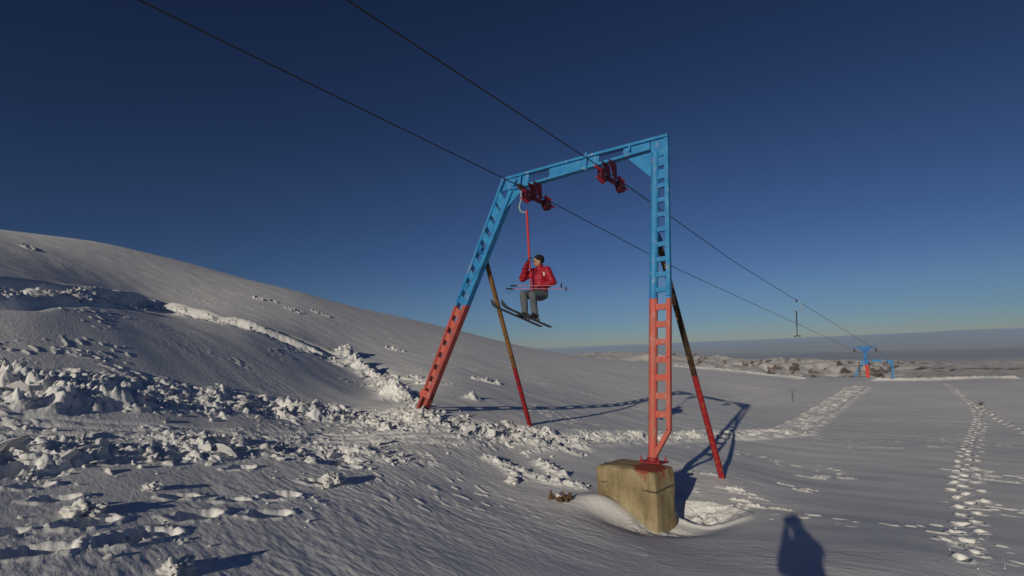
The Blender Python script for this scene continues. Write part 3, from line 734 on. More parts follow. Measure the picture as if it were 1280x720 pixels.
def make_gantry(root):
    t = .055
    # --- upright leg on the concrete block: pipe, outer chord, rungs
    m = MB(); m.tube([L3(0, .02), L3(-.09, 2.9), L3(-.205, 5.72)], .078, 16)
    lr = m.build('leg', M_gantry, root)
    c = MB()
    pts = [L3(-.045, .12), L3(-.31, .56), L3(-.345, 1.8), L3(-.385, 2.9), L3(-.435, 5.98)]
    for p, q in zip(pts[:-1], pts[1:]): c.bar(p, q + (q - p).normalized() * .012, .075, .085, hint=(0, 1, 0))
    c.build('outer_chord', M_gantry, lr)
    v = .82
    while v < 5.15:
        ui = -.02 - .031 * v; uo = -.315 - .022 * v
        h = .055 if v < 2.8 else .042
        r = MB(); r.box(L3((ui + uo) / 2, v, -.01), X3, Y3, Z3, abs(uo - ui) / 2 - .035, .028, h); r.build('rung', M_gantry, lr)
        v += .315 if v < 2.8 else .285
    r = MB()
    for v0, v1 in ((5.16, 5.34), (5.42, 5.60)):
        r.box(L3(-.315, (v0 + v1) / 2, .0), X3, Y3, Z3, .085, .022, (v1 - v0) / 2)
    r.build('web_plate', M_gantry, lr)
    # --- crossbeam
    tl, tm, tr = L3(3.54, 6.115), L3(1.29, 6.055), L3(-.47, 5.99)
    bl, bm_, br = L3(3.30, 5.80), L3(1.29, 5.805), L3(-.12, 5.82)
    m = MB()
    for p, q in ((tl, tm), (tm, tr), (bl, bm_), (bm_, br)):
        m.bar(p, q + (q - p).normalized() * .004, .13, .055, hint=(0, 0, 1))
    beam = m.build('crossbeam', M_gantry, root)
    def web(u0, u1, name='web_plate', n=-.02):
        w = MB()
        tz = lambda u: 6.006 + .0345 * u - .024; bz = lambda u: 5.817 - .004 * u + .024
        w.prism([L3(u0, bz(u0), n), L3(u1, bz(u1), n), L3(u1, tz(u1), n), L3(u0, tz(u0), n)], Y3 * .03)
        w.build(name, M_gantry, beam)
    web(2.28, 1.33); web(1.27, 1.02); web(.46, -.10); web(3.2, 2.86)
    for u, a_, b_ in ((1.30, 5.72, 6.12), (.30, 5.86, 5.98), (3.06, 5.84, 6.08)):
        k = MB(); k.bar(L3(u, a_, -.085), L3(u - .01, b_, -.085), .04, .03, hint=(0, 1, 0)); k.build('clamp', M_gantry, beam)
    # corner boxes and gussets
    g = MB(); g.prism([L3(-.125, 5.62, -.02), L3(-.125, 6.0, -.02), L3(-.43, 5.99, -.02), L3(-.43, 5.62, -.02)], Y3 * .035); g.build('corner_plate', M_gantry, root)
    g = MB(); g.prism([L3(-.125, 5.745, -.015), L3(.36, 5.745, -.015), L3(-.125, 5.22, -.015)], Y3 * .022); g.build('gusset', M_gantry, root)
    # --- leaning leg: two channels and batten plates
    o0, o1 = L3(3.60, 6.14), L3(6.46, .10); i0, i1 = L3(3.36, 5.77), L3(6.235, .10)
    m = MB(); m.bar(i0, i1, .115, .15, hint=(0, 1, 0)); ll = m.build('leg', M_gantry_dark, root)
    m = MB(); m.bar(o0, o1, .07, .13, hint=(0, 1, 0)); m.build('outer_chord', M_gantry_dark, ll)
    dl = (i1 - i0).normalized(); s = .42; length = (i1 - i0).length
    while s < length - 1.15:
        p = i0 + dl * s; f = (p.z - i1.z) / (i0.z - i1.z); q = o1 + (o0 - o1) * f
        hh = .095 if s > .9 else .13
        r = MB(); x = (q - p); x.normalize()
        cc = (p + q) / 2; w2 = (q - p).length / 2 - .034
        zz = Vector((dl.x, 0, dl.z)).normalized()
        r.prism([cc - x * w2 - zz * hh + Y3 * -.04, cc + x * w2 - zz * hh + Y3 * -.04, cc + x * w2 + zz * hh + Y3 * -.04, cc - x * w2 + zz * hh + Y3 * -.04], Y3 * .03)
        r.build('rung', M_gantry, ll); s += .315
    r = MB(); p = i0 + dl * (length - .98); f = (p.z - i1.z) / (i0.z - i1.z); q = o1 + (o0 - o1) * f
    r.box((p + q) / 2 - Y3 * .085, (q - p).normalized(), Y3, dl, .20, .008, .085); r.build('splice_plate', M_gantry, ll)
    g = MB(); g.prism([L3(3.40, 5.775, -.015), L3(2.98, 5.775, -.015), L3(3.62, 5.28, -.015)], Y3 * .022); g.build('gusset', M_gantry, root)
    g = MB(); g.prism([L3(3.66, 5.82, -.03), L3(3.34, 5.82, -.03), L3(3.18, 6.09, -.03), L3(3.52, 6.10, -.03)], Y3 * .04); g.build('corner_plate', M_gantry, root)
    # --- rear braces
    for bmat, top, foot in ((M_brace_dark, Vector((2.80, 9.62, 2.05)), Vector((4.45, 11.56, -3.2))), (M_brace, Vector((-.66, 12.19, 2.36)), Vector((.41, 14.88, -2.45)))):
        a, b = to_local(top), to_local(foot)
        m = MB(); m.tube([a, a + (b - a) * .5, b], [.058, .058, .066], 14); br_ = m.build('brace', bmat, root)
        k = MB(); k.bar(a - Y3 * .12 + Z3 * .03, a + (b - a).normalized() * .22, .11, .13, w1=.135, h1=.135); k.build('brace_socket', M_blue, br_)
    # --- base plate
    m = MB(); m.box((0.02, 0.0, .012), X3, Y3, Z3, .19, .19, .012); m.lathe((0, 0, .024), Z3, [(0, .105), (.05, .10), (.06, .085)], 16)
    bp = m.build('base_plate', M_plate, root)
    for sx in (-.14, .17):
        for sy in (-.15, .15):
            k = MB(); k.lathe((sx, sy, .02), Z3, [(0, .026), (.03, .026), (.032, .013), (.10, .012)], 8); k.build('anchor_bolt', M_plate, bp)
    make_sheave(root, 2.633, 5.50, 0); make_sheave(root, .749, 5.50, 0)

gantry = empty('lift_gantry', G0, GROT)
tag(gantry, 'tall blue and red steel lift gantry in the foreground, one foot on the concrete block', 'lift gantry', 'gantries of the ski lift')
make_gantry(gantry)
far_g = copy_tree(gantry)
FAR_POS = Vector((50.3, 69.7, -8.75))
far_g.matrix_world = Matrix.Translation(FAR_POS) @ GROT.to_4x4() @ Matrix.Scale(.86, 4)
far_g['label'] = 'small far blue lift gantry half hidden behind the snow edge beside the T pylon'

# ------------------------------------------------------------------ concrete footing
def build_block():
    import bmesh
    A0 = Vector((2.165, 8.50, 0)); ex = Vector((-.675, .738, 0)).normalized(); ey = Vector((.738, .675, 0)).normalized()
    lx, ly, lz = 1.20, .60, 1.75
    bm = bmesh.new(); bmesh.ops.create_cube(bm, size=1)
    bmesh.ops.scale(bm, vec=(lx, ly, lz), verts=bm.verts)
    bmesh.ops.bevel(bm, geom=list(bm.edges), offset=.013, segments=2, affect='EDGES')
    bmesh.ops.subdivide_edges(bm, edges=list(bm.edges), cuts=9, use_grid_fill=True)
    for v in bm.verts:
        p = v.co
        n = mnoise.fractal(p * 3.2, .9, 2., 5); n2 = mnoise.fractal(p * 11 + Vector((4, 4, 4)), .8, 2., 4)
        edge = sum(1 for a, l in ((p.x, lx), (p.y, ly), (p.z, lz)) if abs(abs(a) - l / 2) < .04)
        amt = .010 * n + .005 * n2
        if edge >= 2: amt -= .045 * max(0, n2 + .1) + .010 * abs(n)
        v.co += p.normalized() * amt
        # left end of the top has broken lower; the right foot is worn back
        if p.z > 0: v.co.z -= .05 * sstep(.25, .60, np.array(p.x)) * (1 + .6 * n2)
        if p.z < -.05: 
            k = float(sstep(-.05, -.45, np.array(p.z)))
            v.co.x += .05 * k * (1 + n) if p.x < -.3 else 0
    me = bpy.data.meshes.new('concrete_block'); bm.to_mesh(me); bm.free(); me.materials.append(M_concrete)
    me.polygons.foreach_set('use_smooth', [True] * len(me.polygons))
    try: me.set_sharp_from_angle(angle=math.radians(45))
    except Exception: pass
    o = bpy.data.objects.new('concrete_block', me); link(o)
    R = Matrix((ex, -ey * -1, Vector((0, 0, 1)))).transposed()
    if R.determinant() < 0: R = Matrix((ex, -ey, Vector((0, 0, 1)))).transposed()
    c = A0 + ex * lx / 2 + ey * ly / 2 + Vector((0, 0, -2.078 - lz / 2))
    o.matrix_world = Matrix.Translation(c) @ R.to_4x4()
    tag(o, 'worn ochre concrete block half buried in snow under the gantry upright', 'concrete block')
build_block()

# ------------------------------------------------------------------ ropes
SL = Vector((.64, 11.28, 3.42)); SR = Vector((2.11, 10.10, 3.42))
def rope_z(t):
    return float(np.interp(t, [-45, -7.6, 0, 8, 29, 57, 77, 120, 160], [7.9, 4.09, 3.42, 2.50, .72, -1.70, -3.35, -7.6, -12.5]))
def rope_pt(S, t):
    p = S + W * t; p.z = rope_z(t); return p
for S, lab in ((SL, 'steel haul rope over the left sheaves, carrying the rider'), (SR, 'steel haul rope over the right sheaves near the gantry corner')):
    ts = [-45, -30, -18, -12, -7.6, -5, -2.5, -.9, -.27, .3, .9, 2, 4, 8, 12, 18, 24, 29, 36, 43, 50, 55, 56.6, 57.4, 59, 66, 73, 76.6, 77.4, 82, 95, 120, 160]
    m = MB(); m.tube([rope_pt(S, t) for t in ts], .0105, 8)
    tag(m.build('haul_rope', M_cable), lab, 'haul rope', 'ropes of the ski lift')

# ------------------------------------------------------------------ drag hangers
def make_hanger(clamp, rope_dir, hook, rod_end, foot_w, lab, rod_mat):
    root = empty('tow_hanger', clamp); C0 = Vector(clamp)
    tag(root, lab, 'tow hanger', 'tow hangers on the haul ropes')
    m = MB(); d = Vector(rope_dir).normalized(); m.bar(-d * .11, d * .11, .05, .075); m.lathe(-d * .02 - Z3 * .04, Z3, [(-.05, .02), (.03, .028)], 10)
    m.build('grip', M_dark, root)
    m = MB(); m.tube([Vector(p) - C0 for p in hook], .017, 10); m.build('hook', M_hook, root)
    a = Vector(hook[-1]) - C0; b = Vector(rod_end) - C0
    m = MB(); m.tube([a + Z3 * .05, a + (b - a) * .6], .026, 12); r = m.build('rod', rod_mat, root)
    m = MB(); m.tube([a + (b - a) * .55, b], .018, 12); m.build('lower_rod', rod_mat, r)
    m = MB(); q = U * foot_w; m.tube([b - q - Z3 * .01, b - q * .5 + Z3 * .01, b + Z3 * .02, b + q * .5 + Z3 * .01, b + q - Z3 * .01], [.02, .026, .03, .026, .02], 10); m.build('foot_bar', M_dark, root)
    return root
c1 = rope_pt(SL, -.58)
make_hanger(c1, W, [c1 + Vector((0, 0, -.05)), (.275, c1.y, 3.20), (.225, c1.y, 3.02), (.24, c1.y - .005, 2.93), (.29, c1.y - .01, 2.895), (.38, c1.y - .01, 2.885)],
            (.405, 10.72, 1.03), .13, 'red rod tow hanger with pale hook that the skier sits on', M_rod)
HX = c1.x
c2 = rope_pt(SR, 17.7)
make_hanger(c2, W, [c2 + Vector((0, 0, -.03)), c2 + Vector((.10, -.05, -.08)), c2 + Vector((.17, -.08, -.20)), c2 + Vector((.18, -.09, -.42)), c2 + Vector((.13, -.06, -.50)), c2 + Vector((-.06, 0, -.53))],
            c2 + Vector((-.14, 0, -1.66)), .14, 'empty dark tow hanger on the far rope, away from the gantry', M_dark)

# ------------------------------------------------------------------ T pylon
def make_pylon():
    mid = (rope_pt(SL, 57) + rope_pt(SR, 57)) / 2
    bot = -8.6
    root = empty('lift_pylon', (mid.x, mid.y, bot), Matrix((-U, W, Z3)).transposed())
    tag(root, 'far blue topped T shaped lift pylon with red foot at the snow edge', 'pylon')
    H = mid.z - bot + .25
    m = MB(); m.bar((0, 0, 0), (0, 0, H - 3.0 + 1.2), .32, .34, hint=(0, 1, 0)); ms = m.build('mast', M_redpaint, root)
    m = MB(); m.bar((0, 0, H - 1.795), (0, 0, H - .02), .34, .36, hint=(0, 1, 0), w1=.28, h1=.30); m.build('upper_mast', M_blue, ms)
    m = MB(); m.prism([(-1.12, -.12, H + .02), (1.12, -.12, H + .02), (1.12, -.12, H + .09), (.4, -.12, H + .20), (-.4, -.12, H + .20), (-1.12, -.12, H + .09)], (0, .24, 0)); arm = m.build('arm', M_blue, root)
    m = MB()
    for s in (-1, 1): m.prism([(s * .16, -.02, H - .02), (s * .62, -.02, H + .018), (s * .16, -.02, H - .55)], (0, .04, 0))
    m.build('gusset', M_blue, root)
    for s in (-1, 1):
        x = s * .945
        k = MB(); k.box((x, 0, H - .02), X3, Y3, Z3, .03, .05, .07); k.box((x, 0, H - .17), X3, Y3, Z3, .03, .34, .05); a = k.build('sheave_assembly', M_dark, root)
        for t in (-.26, .26):
            w = MB(); w.lathe((x - .05, t, H - .27), X3, [(0, .05), (.002, .135), (.022, .135), (.03, .11), (.07, .11), (.078, .135), (.098, .135), (.1, .05)], 18); w.build('wheel', M_dark, a)
make_pylon()

# ------------------------------------------------------------------ people
def rcone(mb, p0, r0, p1, r1, n=18, sx=1.):
    """rounded, tapered limb segment"""
    p0 = Vector(p0); p1 = Vector(p1); d = p1 - p0; L = max(d.length, 1e-5); x, y, d = frame(d)
    prof = []
    for k in range(7):
        a = math.pi / 2 * (1 - k / 6); prof.append((-r0 * math.sin(a), max(r0 * math.cos(a), 1e-4)))
    for k in range(7):
        a = math.pi / 2 * (k / 6); prof.append((L + r1 * math.sin(a), max(r1 * math.cos(a), 1e-4)))
    vs = []; fs = []
    for a_, r in prof:
        for k in range(n):
            t = 2 * math.pi * k / n
            vs.append(p0 + d * a_ + (x * math.cos(t) * sx + y * math.sin(t)) * r)
    m = len(prof)
    for i in range(m - 1):
        for k in range(n): fs.append((i * n + k, i * n + (k + 1) % n, (i + 1) * n + (k + 1) % n, (i + 1) * n + k))
    fs.append(tuple(range(n - 1, -1, -1))); fs.append(tuple((m - 1) * n + k for k in range(n)))
    mb.add(vs, fs)

def ell(mb, c, ax, ay, az, rx, ry, rz, n=20, m=14):
    c = Vector(c); vs = []; fs = []
    for i in range(m + 1):
        a = math.pi * i / m
        for k in range(n):
            t = 2 * math.pi * k / n
            vs.append(c + Vector(ax) * rx * math.sin(a) * math.cos(t) + Vector(ay) * ry * math.sin(a) * math.sin(t) + Vector(az) * rz * math.cos(a))
    for i in range(m):
        for k in range(n): fs.append((i * n + k, i * n + (k + 1) % n, (i + 1) * n + (k + 1) % n, (i + 1) * n + k))
    mb.add(vs, fs)

def fuse(mb, name, material, parent, voxel=.014, smooth=6, disp=None):
    """the collected shapes become one continuous skin"""
    me = bpy.data.meshes.new(name); me.from_pydata(mb.v, [], mb.f)
    import bmesh
    bm = bmesh.new(); bm.from_mesh(me); bmesh.ops.recalc_face_normals(bm, faces=bm.faces); bm.to_mesh(me); bm.free()
    o = bpy.data.objects.new(name, me); link(o, parent)
    r = o.modifiers.new('r', 'REMESH'); r.mode = 'VOXEL'; r.voxel_size = voxel
    if smooth:
        s = o.modifiers.new('s', 'SMOOTH'); s.iterations = smooth; s.factor = .5
    dg = bpy.context.evaluated_depsgraph_get(); dg.update()
    me2 = bpy.data.meshes.new_from_object(o.evaluated_get(dg))
    o.modifiers.clear(); o.data = me2; me2.name = name; me2.materials.clear(); me2.materials.append(material)
    if disp:
        n = [v.normal.copy() for v in me2.vertices]
        for v, nn in zip(me2.vertices, n): v.co += nn * disp(v.co)
    me2.polygons.foreach_set('use_smooth', [True] * len(me2.polygons)); me2.update()
    return o

M_skin = paint('skin', (.55, .30, .21), (.50, .26, .18), 20, rough=.55, wear=(.5, .22, .15), wear_amt=.75, bump=.05)
M_jacket = paint('jacket_red', (.34, .010, .03), (.28, .009, .026), 9, rough=.5, wear=(.2, .006, .02), wear_amt=.72)
M_trouser = paint('trouser_grey', (.085, .105, .125), (.115, .13, .145), 12, rough=.85, wear=(.03, .03, .035), wear_amt=.7)
M_black = paint('black_cloth', (.012, .012, .016), (.02, .018, .02), 15, rough=.85, wear=(.03, .03, .03), wear_amt=.75)
M_glove = paint('glove_navy', (.02, .03, .07), (.015, .02, .045), 15, rough=.7, wear=(.01, .01, .02), wear_amt=.75)
M_boot = paint('boot_black', (.018, .018, .02), (.03, .028, .028), 12, rough=.4, wear=(.1, .1, .1), wear_amt=.72)
M_white = paint('white_trim', (.75, .75, .75), (.65, .65, .66), 12)
M_eye = paint('eye', (.02, .014, .01), (.03, .02, .015), 30, rough=.2, bump=0)
M_lip = paint('lip', (.40, .14, .12), (.36, .12, .1), 30, bump=0)
M_hair = paint('hair_brown', (.03, .018, .01), (.05, .03, .015), 40, rough=.7)
M_zip = paint('zip_dark', (.06, .02, .03), (.05, .02, .03), 40)

def glove(parent, wrist, palm_dir, palm_nrm, thumb_dir, curl, name='glove', material=None, s=1.0):
    """palm, four curled fingers of different length and a thumb off the side near its base"""
    w = Vector(wrist); d = Vector(palm_dir).normalized(); n = Vector(palm_nrm); n = (n - d * n.dot(d)).normalized()
    t = Vector(thumb_dir); t = (t - d * t.dot(d) - n * t.dot(n)).normalized()
    m = MB()
    rcone(m, w - d * .05 * s, .036 * s, w + d * .01 * s, .034 * s)
    ell(m, w + d * .045 * s, d, t, n, .058 * s, .046 * s, .022 * s)
    for k, ln in enumerate((.070, .078, .073, .058)):
        off = (.030 - .020 * k)
        p = w + d * .085 * s + t * off * s; dd = d.copy(); seg = ln * s / 3 * 1.15; r = .0098 * s
        for j in range(3):
            a = curl * (.55 + .45 * j) if j else curl * .5
            dd = (dd * math.cos(a) + n * math.sin(a)).normalized()
            q = p + dd * seg; rcone(m, p, r, q, r * .93, 10); p = q; r *= .93
    p = w + d * .015 * s + t * .035 * s; dd = (t * .8 + d * .55 + n * .25).normalized(); r = .0115 * s
    for j in range(3):
        q = p + dd * .026 * s; rcone(m, p, r, q, r * .92, 10); p = q; r *= .92
        dd = (dd * .86 + n * .40 + d * .25 - t * .15).normalized()
    return fuse(m, name, material or M_glove, parent, .0055, 2)

def make_person(root, T, J, look, hat=True, jacket_mat=None, quilt=True):
    """T: local->root transform function; J: joints in the person's own frame (forward, left, up)"""
    P = {k: T(v) for k, v in J.items()}
    up_ = (P['neck'] - P['pelvis']).normalized()
    f, l, u = look                                             # head axes
    hc = P['head']
    # body: one continuous skin
    b = MB()
    rcone(b, P['pelvis'], .12, P['chest'], .13, sx=1.15); rcone(b, P['chest'], .13, P['neck'] - up_ * .06, .07)
    rcone(b, P['neck'] - up_ * .04, .055, hc - u * .04, .052)
    ell(b, hc, f, l, u, .098, .078, .118); ell(b, hc - u * .065 + f * .03, f, l, u, .062, .056, .062)
    rcone(b, hc + f * .088 + u * .012, .010, hc + f * .112 - u * .022, .015, 10)          # nose
    ell(b, hc + f * .085 + u * .028, f, l, u, .018, .055, .012)                            # brow
    ell(b, hc + f * .085 - u * .085, f, l, u, .022, .03, .02)                              # chin
    for s in (-1, 1): ell(b, hc + l * s * .080 - f * .005 - u * .005, f, l, u, .022, .010, .033)
    for s in 'RL':
        rcone(b, P['sh' + s], .055, P['el' + s], .042); rcone(b, P['el' + s], .042, P['wr' + s], .028)
        hd = (P['wr' + s] - P['el' + s]).normalized(); rcone(b, P['wr' + s], .028, P['wr' + s] + hd * .06, .022)
        rcone(b, P['hip' + s], .085, P['kn' + s], .058); rcone(b, P['kn' + s], .055, P['an' + s], .038)
        sh_ = (P['kn' + s] - P['an' + s]).normalized(); fd_ = P['toe' + s] - P['an' + s]; fd_ = (fd_ - sh_ * fd_.dot(sh_)).normalized(); rcone(b, P['an' + s] - sh_ * .02, .036, P['an' + s] - sh_ * .075 + fd_ * .11, .026)
        rcone(b, P['pelvis'], .11, P['hip' + s], .085)
    fuse(b, 'body', M_skin, root, .0105, 3)
    for s in (-1, 1):
        m = MB(); ell(m, hc + f * .0885 + l * s * .031 + u * .008, f, l, u, .010, .014, .0085); m.build('eye', M_eye, root)
    m = MB(); ell(m, hc + f * .094 - u * .055, f, l, u, .010, .024, .006); m.build('mouth', M_lip, root)
    m = MB(); ell(m, hc - f * .018 + u * .02, f, l, u, .098, .086, .112)
    ell(m, hc - f * .05 - u * .05, f, l, u, .05, .07, .06); fuse(m, 'hair', M_hair, root, .009, 2)
    m = MB(); ell(m, hc - f * .014 + u * .048, f, l, u, .114, .097, .096); ell(m, hc - f * .03 + u * .01, f, l, u, .104, .097, .05)
    h = fuse(m, 'beanie', M_black, root, .009, 3, lambda p: .003 * mnoise.noise(p * 40))
    # jacket
    m = MB()
    rcone(m, P['pelvis'] + up_ * .02, .165, P['chest'], .175, sx=1.12); rcone(m, P['chest'], .175, P['neck'] - up_ * .09, .10)
    rcone(m, P['neck'] - up_ * .08, .088, P['neck'] + up_ * .005, .078)
    for s in 'RL':
        rcone(m, P['neck'] - up_ * .10, .10, P['sh' + s], .088); rcone(m, P['chest'], .15, P['sh' + s], .085)
        rcone(m, P['sh' + s], .088, P['el' + s], .072); rcone(m, P['el' + s], .074, P['wr' + s] + (P['el' + s] - P['wr' + s]).normalized() * .03, .05)
    def puff(p):
        k = .012 * abs(math.sin((p - P['pelvis']).dot(up_) * math.pi / .085)) if quilt else 0
        return k + .010 * mnoise.fractal(p * 7, .8, 2., 3)
    jk = fuse(m, 'jacket', jacket_mat or M_jacket, root, .0125, 4, puff)
    # trousers
    m = MB()
    for s in 'RL':
        rcone(m, P['pelvis'], .145, P['hip' + s], .115); rcone(m, P['hip' + s], .115, P['kn' + s], .082); rcone(m, P['kn' + s], .082, P['an' + s] - (P['kn' + s] - P['an' + s]).normalized() * .0, .072)
    fuse(m, 'trousers', M_trouser, root, .0125, 4, lambda p: .008 * mnoise.fractal(p * 9 + Vector((3, 1, 7)), .8, 2., 3))
    # boots
    for s in 'RL':
        a, t = P['an' + s], P['toe' + s]; sh = (P['kn' + s] - a).normalized(); fd = (t - a); fd = (fd - sh * fd.dot(sh)).normalized()
        m = MB(); heel = a - sh * .075 - fd * .055
        rcone(m, a + sh * .10, .066, a - sh * .02, .062); rcone(m, heel, .046, heel + fd * .20 - sh * .005, .042); rcone(m, a, .055, heel + fd * .13 + sh * .01, .05)
        bo = fuse(m, 'boot', M_boot, root, .010, 2)
        side = sh.cross(fd)
        for z in (-.01, .05):
            k = MB(); k.bar(a + sh * z + fd * .062 - side * .04, a + sh * z + fd * .062 + side * .04, .02, .012); k.build('buckle', M_steel, bo)
    return P, jk, up_

# ---- the rider on the hanger
F = Vector((-.6293, -.7771, 0)); LF = Vector((.7771, -.6293, 0))
H0 = Vector((.60, 10.93, 1.10))
rider = empty('person', H0)
tag(rider, 'skier in red puffy jacket and dark beanie riding the tow hanger in mid air', 'person')
def TR(v): return F * v[0] + LF * v[1] + Z3 * v[2]
rodp = lambda z: Vector((.38 + (2.885 - z) / 1.855 * .025, c1.y - .01 + (2.885 - z) / 1.855 * (10.72 - c1.y), z))
def tol(w):
    d = Vector(w) - H0; return (d.dot(F), d.dot(LF), d.z)
hand_r = tol(rodp(1.84)); 
JR = dict(pelvis=(0, 0, .02), chest=(-.03, 0, .36), neck=(-.02, 0, .60), head=(.015, 0, .735),
    shR=(-.02, -.185, .50), elR=(.16, -.33, .385), wrR=(hand_r[0] - .0, hand_r[1] - .055, hand_r[2] - .06),
    shL=(-.03, .185, .50), elL=(-.06, .30, .245), wrL=(.17, .12, .13),
    hipR=(.03, -.095, -.01), hipL=(.03, .095, -.01), knR=(.42, -.13, .0), knL=(.41, .10, -.03),
    anR=(.39, -.13, -.375), anL=(.36, .10, -.40), toeR=(.54, -.13, -.42), toeL=(.51, .10, -.45))
hf = (F * .80 - LF * .58 + Z3 * .18).normalized(); hu = (Z3 - hf * hf.z).normalized(); hl = hu.cross(hf)
PR, jkr, upr = make_person(rider, TR, JR, (hf, hl, hu))
gp = PR['wrR']
rd = (rodp(1.9) - rodp(1.7)).normalized()
glove(rider, gp, (rd * .75 + LF * .35 + F * .0), (LF * .9 - F * .25), F * 1.0, .95)
glove(rider, PR['wrL'], (F * .55 - LF * .75 - Z3 * .1), (-Z3 + F * .2), F, .95)
m = MB(); zb = PR['pelvis'] + upr * .05 + F * .185; zt = PR['neck'] + F * .085
m.tube([zb, PR['chest'] + F * .20, PR['chest'] + upr * .12 + F * .178, zt], .006, 8); m.build('zip', M_zip, jkr)
m = MB(); c = PR['shL'] + F * .085 - LF * .03 - upr * .04; m.prism([c, c + LF * .035, c + LF * .03 - upr * .08, c - LF * .005 - upr * .08], F * .02); m.build('shoulder_patch', M_white, jkr)

# ---- skis under the boots
def make_ski(boot_w, lab):
    root = empty('ski', boot_w)
    tag(root, lab, 'ski', 'pair of skis on the rider')
    d = (F * .97 + Z3 * .245).normalized(); sd = LF; n = d.cross(sd); n = n if n.z > 0 else -n
    m = MB(); path = []
    K = 22
    for i in range(K + 1):
        t = -.62 + 1.68 * i / K
        e = .0
        if t > .86: e = (t - .86) ** 2 * 2.6
        w = .037 + .010 * abs((t - .2) / .85) ** 1.6
        if t > .98: w *= max(.25, math.sqrt(max(0, 1 - ((t - .98) / .085) ** 2)))
        path.append((t, e, w))
    vs = []; fs = []
    for t, e, w in path:
        c = d * t + n * e
        for a, b in ((-1, 0), (1, 0), (1, 1), (-1, 1)): vs.append(c + sd * a * w + n * b * .016)
    for i in range(K):
        for k in range(4): fs.append((i * 4 + k, i * 4 + (k + 1) % 4, i * 4 + 4 + (k + 1) % 4, i * 4 + 4 + k))
    fs += [(3, 2, 1, 0), tuple(K * 4 + k for k in range(4))]
    m.add(vs, fs); m.build('ski_board', M_skid, root)
    for t, h in ((-.13, .045), (.155, .04)):
        b = MB(); b.box(d * t + n * (.018 + h / 2), d, sd, n, .045, .032, h / 2); b.box(d * (t + (.03 if t > 0 else -.03)) + n * (.018 + h), d, sd, n, .018, .025, .022)
        b.build('binding', M_steel if t < 0 else M_dark, root)
M_skid = paint('ski_top', (.03, .035, .05), (.10, .11, .13), 6, rough=.35, wear=(.4, .4, .42), wear_amt=.66)
for s, lab in (('R', 'dark ski under the rider boot nearer the brace pole, tip raised lower'), ('L', 'dark ski under the rider boot farther from the brace pole, tail lowest')):
    a = PR['an' + s] + H0
    make_ski(a + F * .055 - Z3 * .155, lab)

# ---- ski poles across the lap
M_shaft = paint('pole_pink', (.55, .22, .30), (.45, .16, .24), 12)
def make_pole(a, b, lab):
    a = Vector(a); b = Vector(b); root = empty('ski_pole', a); d = (b - a).normalized(); L = (b - a).length
    tag(root, lab, 'ski pole', 'pair of ski poles in the rider lap')
    m = MB(); m.tube([d * .1, d * L * .6, d * L], [.009, .008, .005], 10); m.build('shaft', M_shaft, root)
    m = MB(); m.tube([d * -.01, d * .02, d * .10, d * .13], [.018, .017, .015, .012], 10); m.build('grip', M_black, root)
    m = MB(); m.lathe(d * (L - .09), d, [(-.012, .014), (0, .055), (.010, .055), (.016, .014)], 14); m.build('basket', M_black, root)
    hl_ = MB(); x, y, _ = frame(d); hl_.tube([d * .0 + y * .0, d * -.02 + y * -.05, d * .05 + y * -.10, d * .08 + y * -.02], .005, 6); hl_.build('strap', M_black, root)
make_pole((-.02, 10.62, 1.28), (1.12, 10.66, 1.245), 'ski pole of the rider with its dark grip higher at the left')
make_pole((-.11, 10.66, 1.225), (1.21, 10.60, 1.165), 'ski pole of the rider with its basket lower and farther right')

# ---- the photographer, whose shadow lies on the snow: stands behind the lens
PB = Vector((.02, -.30, 0)); gz = float(ground_base(np.array([.07]), np.array([-.32]))[0])
photog = empty('person', (PB.x, PB.y, gz)); 
tag(photog, 'photographer holding a camera to the face, casting the shadow at bottom right', 'person')
def TP(v): return Vector((-v[1], v[0], v[2]))
g = -gz
JP = dict(pelvis=(-.03, 0, g - .74), chest=(-.02, 0, g - .40), neck=(.0, 0, g - .17), head=(.055, 0, g + .0),
    shR=(0, -.17, g - .26), elR=(.12, -.25, g - .33), wrR=(.16, -.12, g - .10), shL=(0, .17, g - .26), elL=(.13, .17, g - .46), wrL=(.17, .08, g - .10),
    hipR=(-.02, -.10, g - .80), hipL=(-.02, .10, g - .80), knR=(.02, -.13, .50), knL=(.02, .13, .50), anR=(-.02, -.14, .10), anL=(-.02, .14, .10), toeR=(.13, -.16, .03), toeL=(.13, .16, .03))
M_coat = paint('dark_coat', (.03, .035, .05), (.04, .045, .06), 9, rough=.8)
PP, jkp, upp = make_person(photog, TP, JP, (Vector((0, 1, 0)), Vector((-1, 0, 0)), Z3), jacket_mat=M_coat, quilt=False)
glove(photog, PP['wrR'], (-.35, .25, .9), (-1, .1, 0), (0, .2, -1), .9); glove(photog, PP['wrL'], (.35, .25, .9), (1, .1, 0), (0, .2, -1), .9)
cam_root = empty('photo_camera', (-.01, -.12, 0))
tag(cam_root, 'black stills camera held up by the photographer', 'camera')
m = MB(); m.box((0, 0, 0), X3, Y3, Z3, .068, .022, .045); m.box((0, 0, .055), X3, Y3, Z3, .028, .02, .014); m.build('camera_body', M_dark, cam_root, .004)
m = MB(); m.lathe((0, .022, 0), Y3, [(0, .035), (.04, .036), (.075, .038), (.076, .030), (.070, .029)], 24); m.build('lens', M_rubber, cam_root)

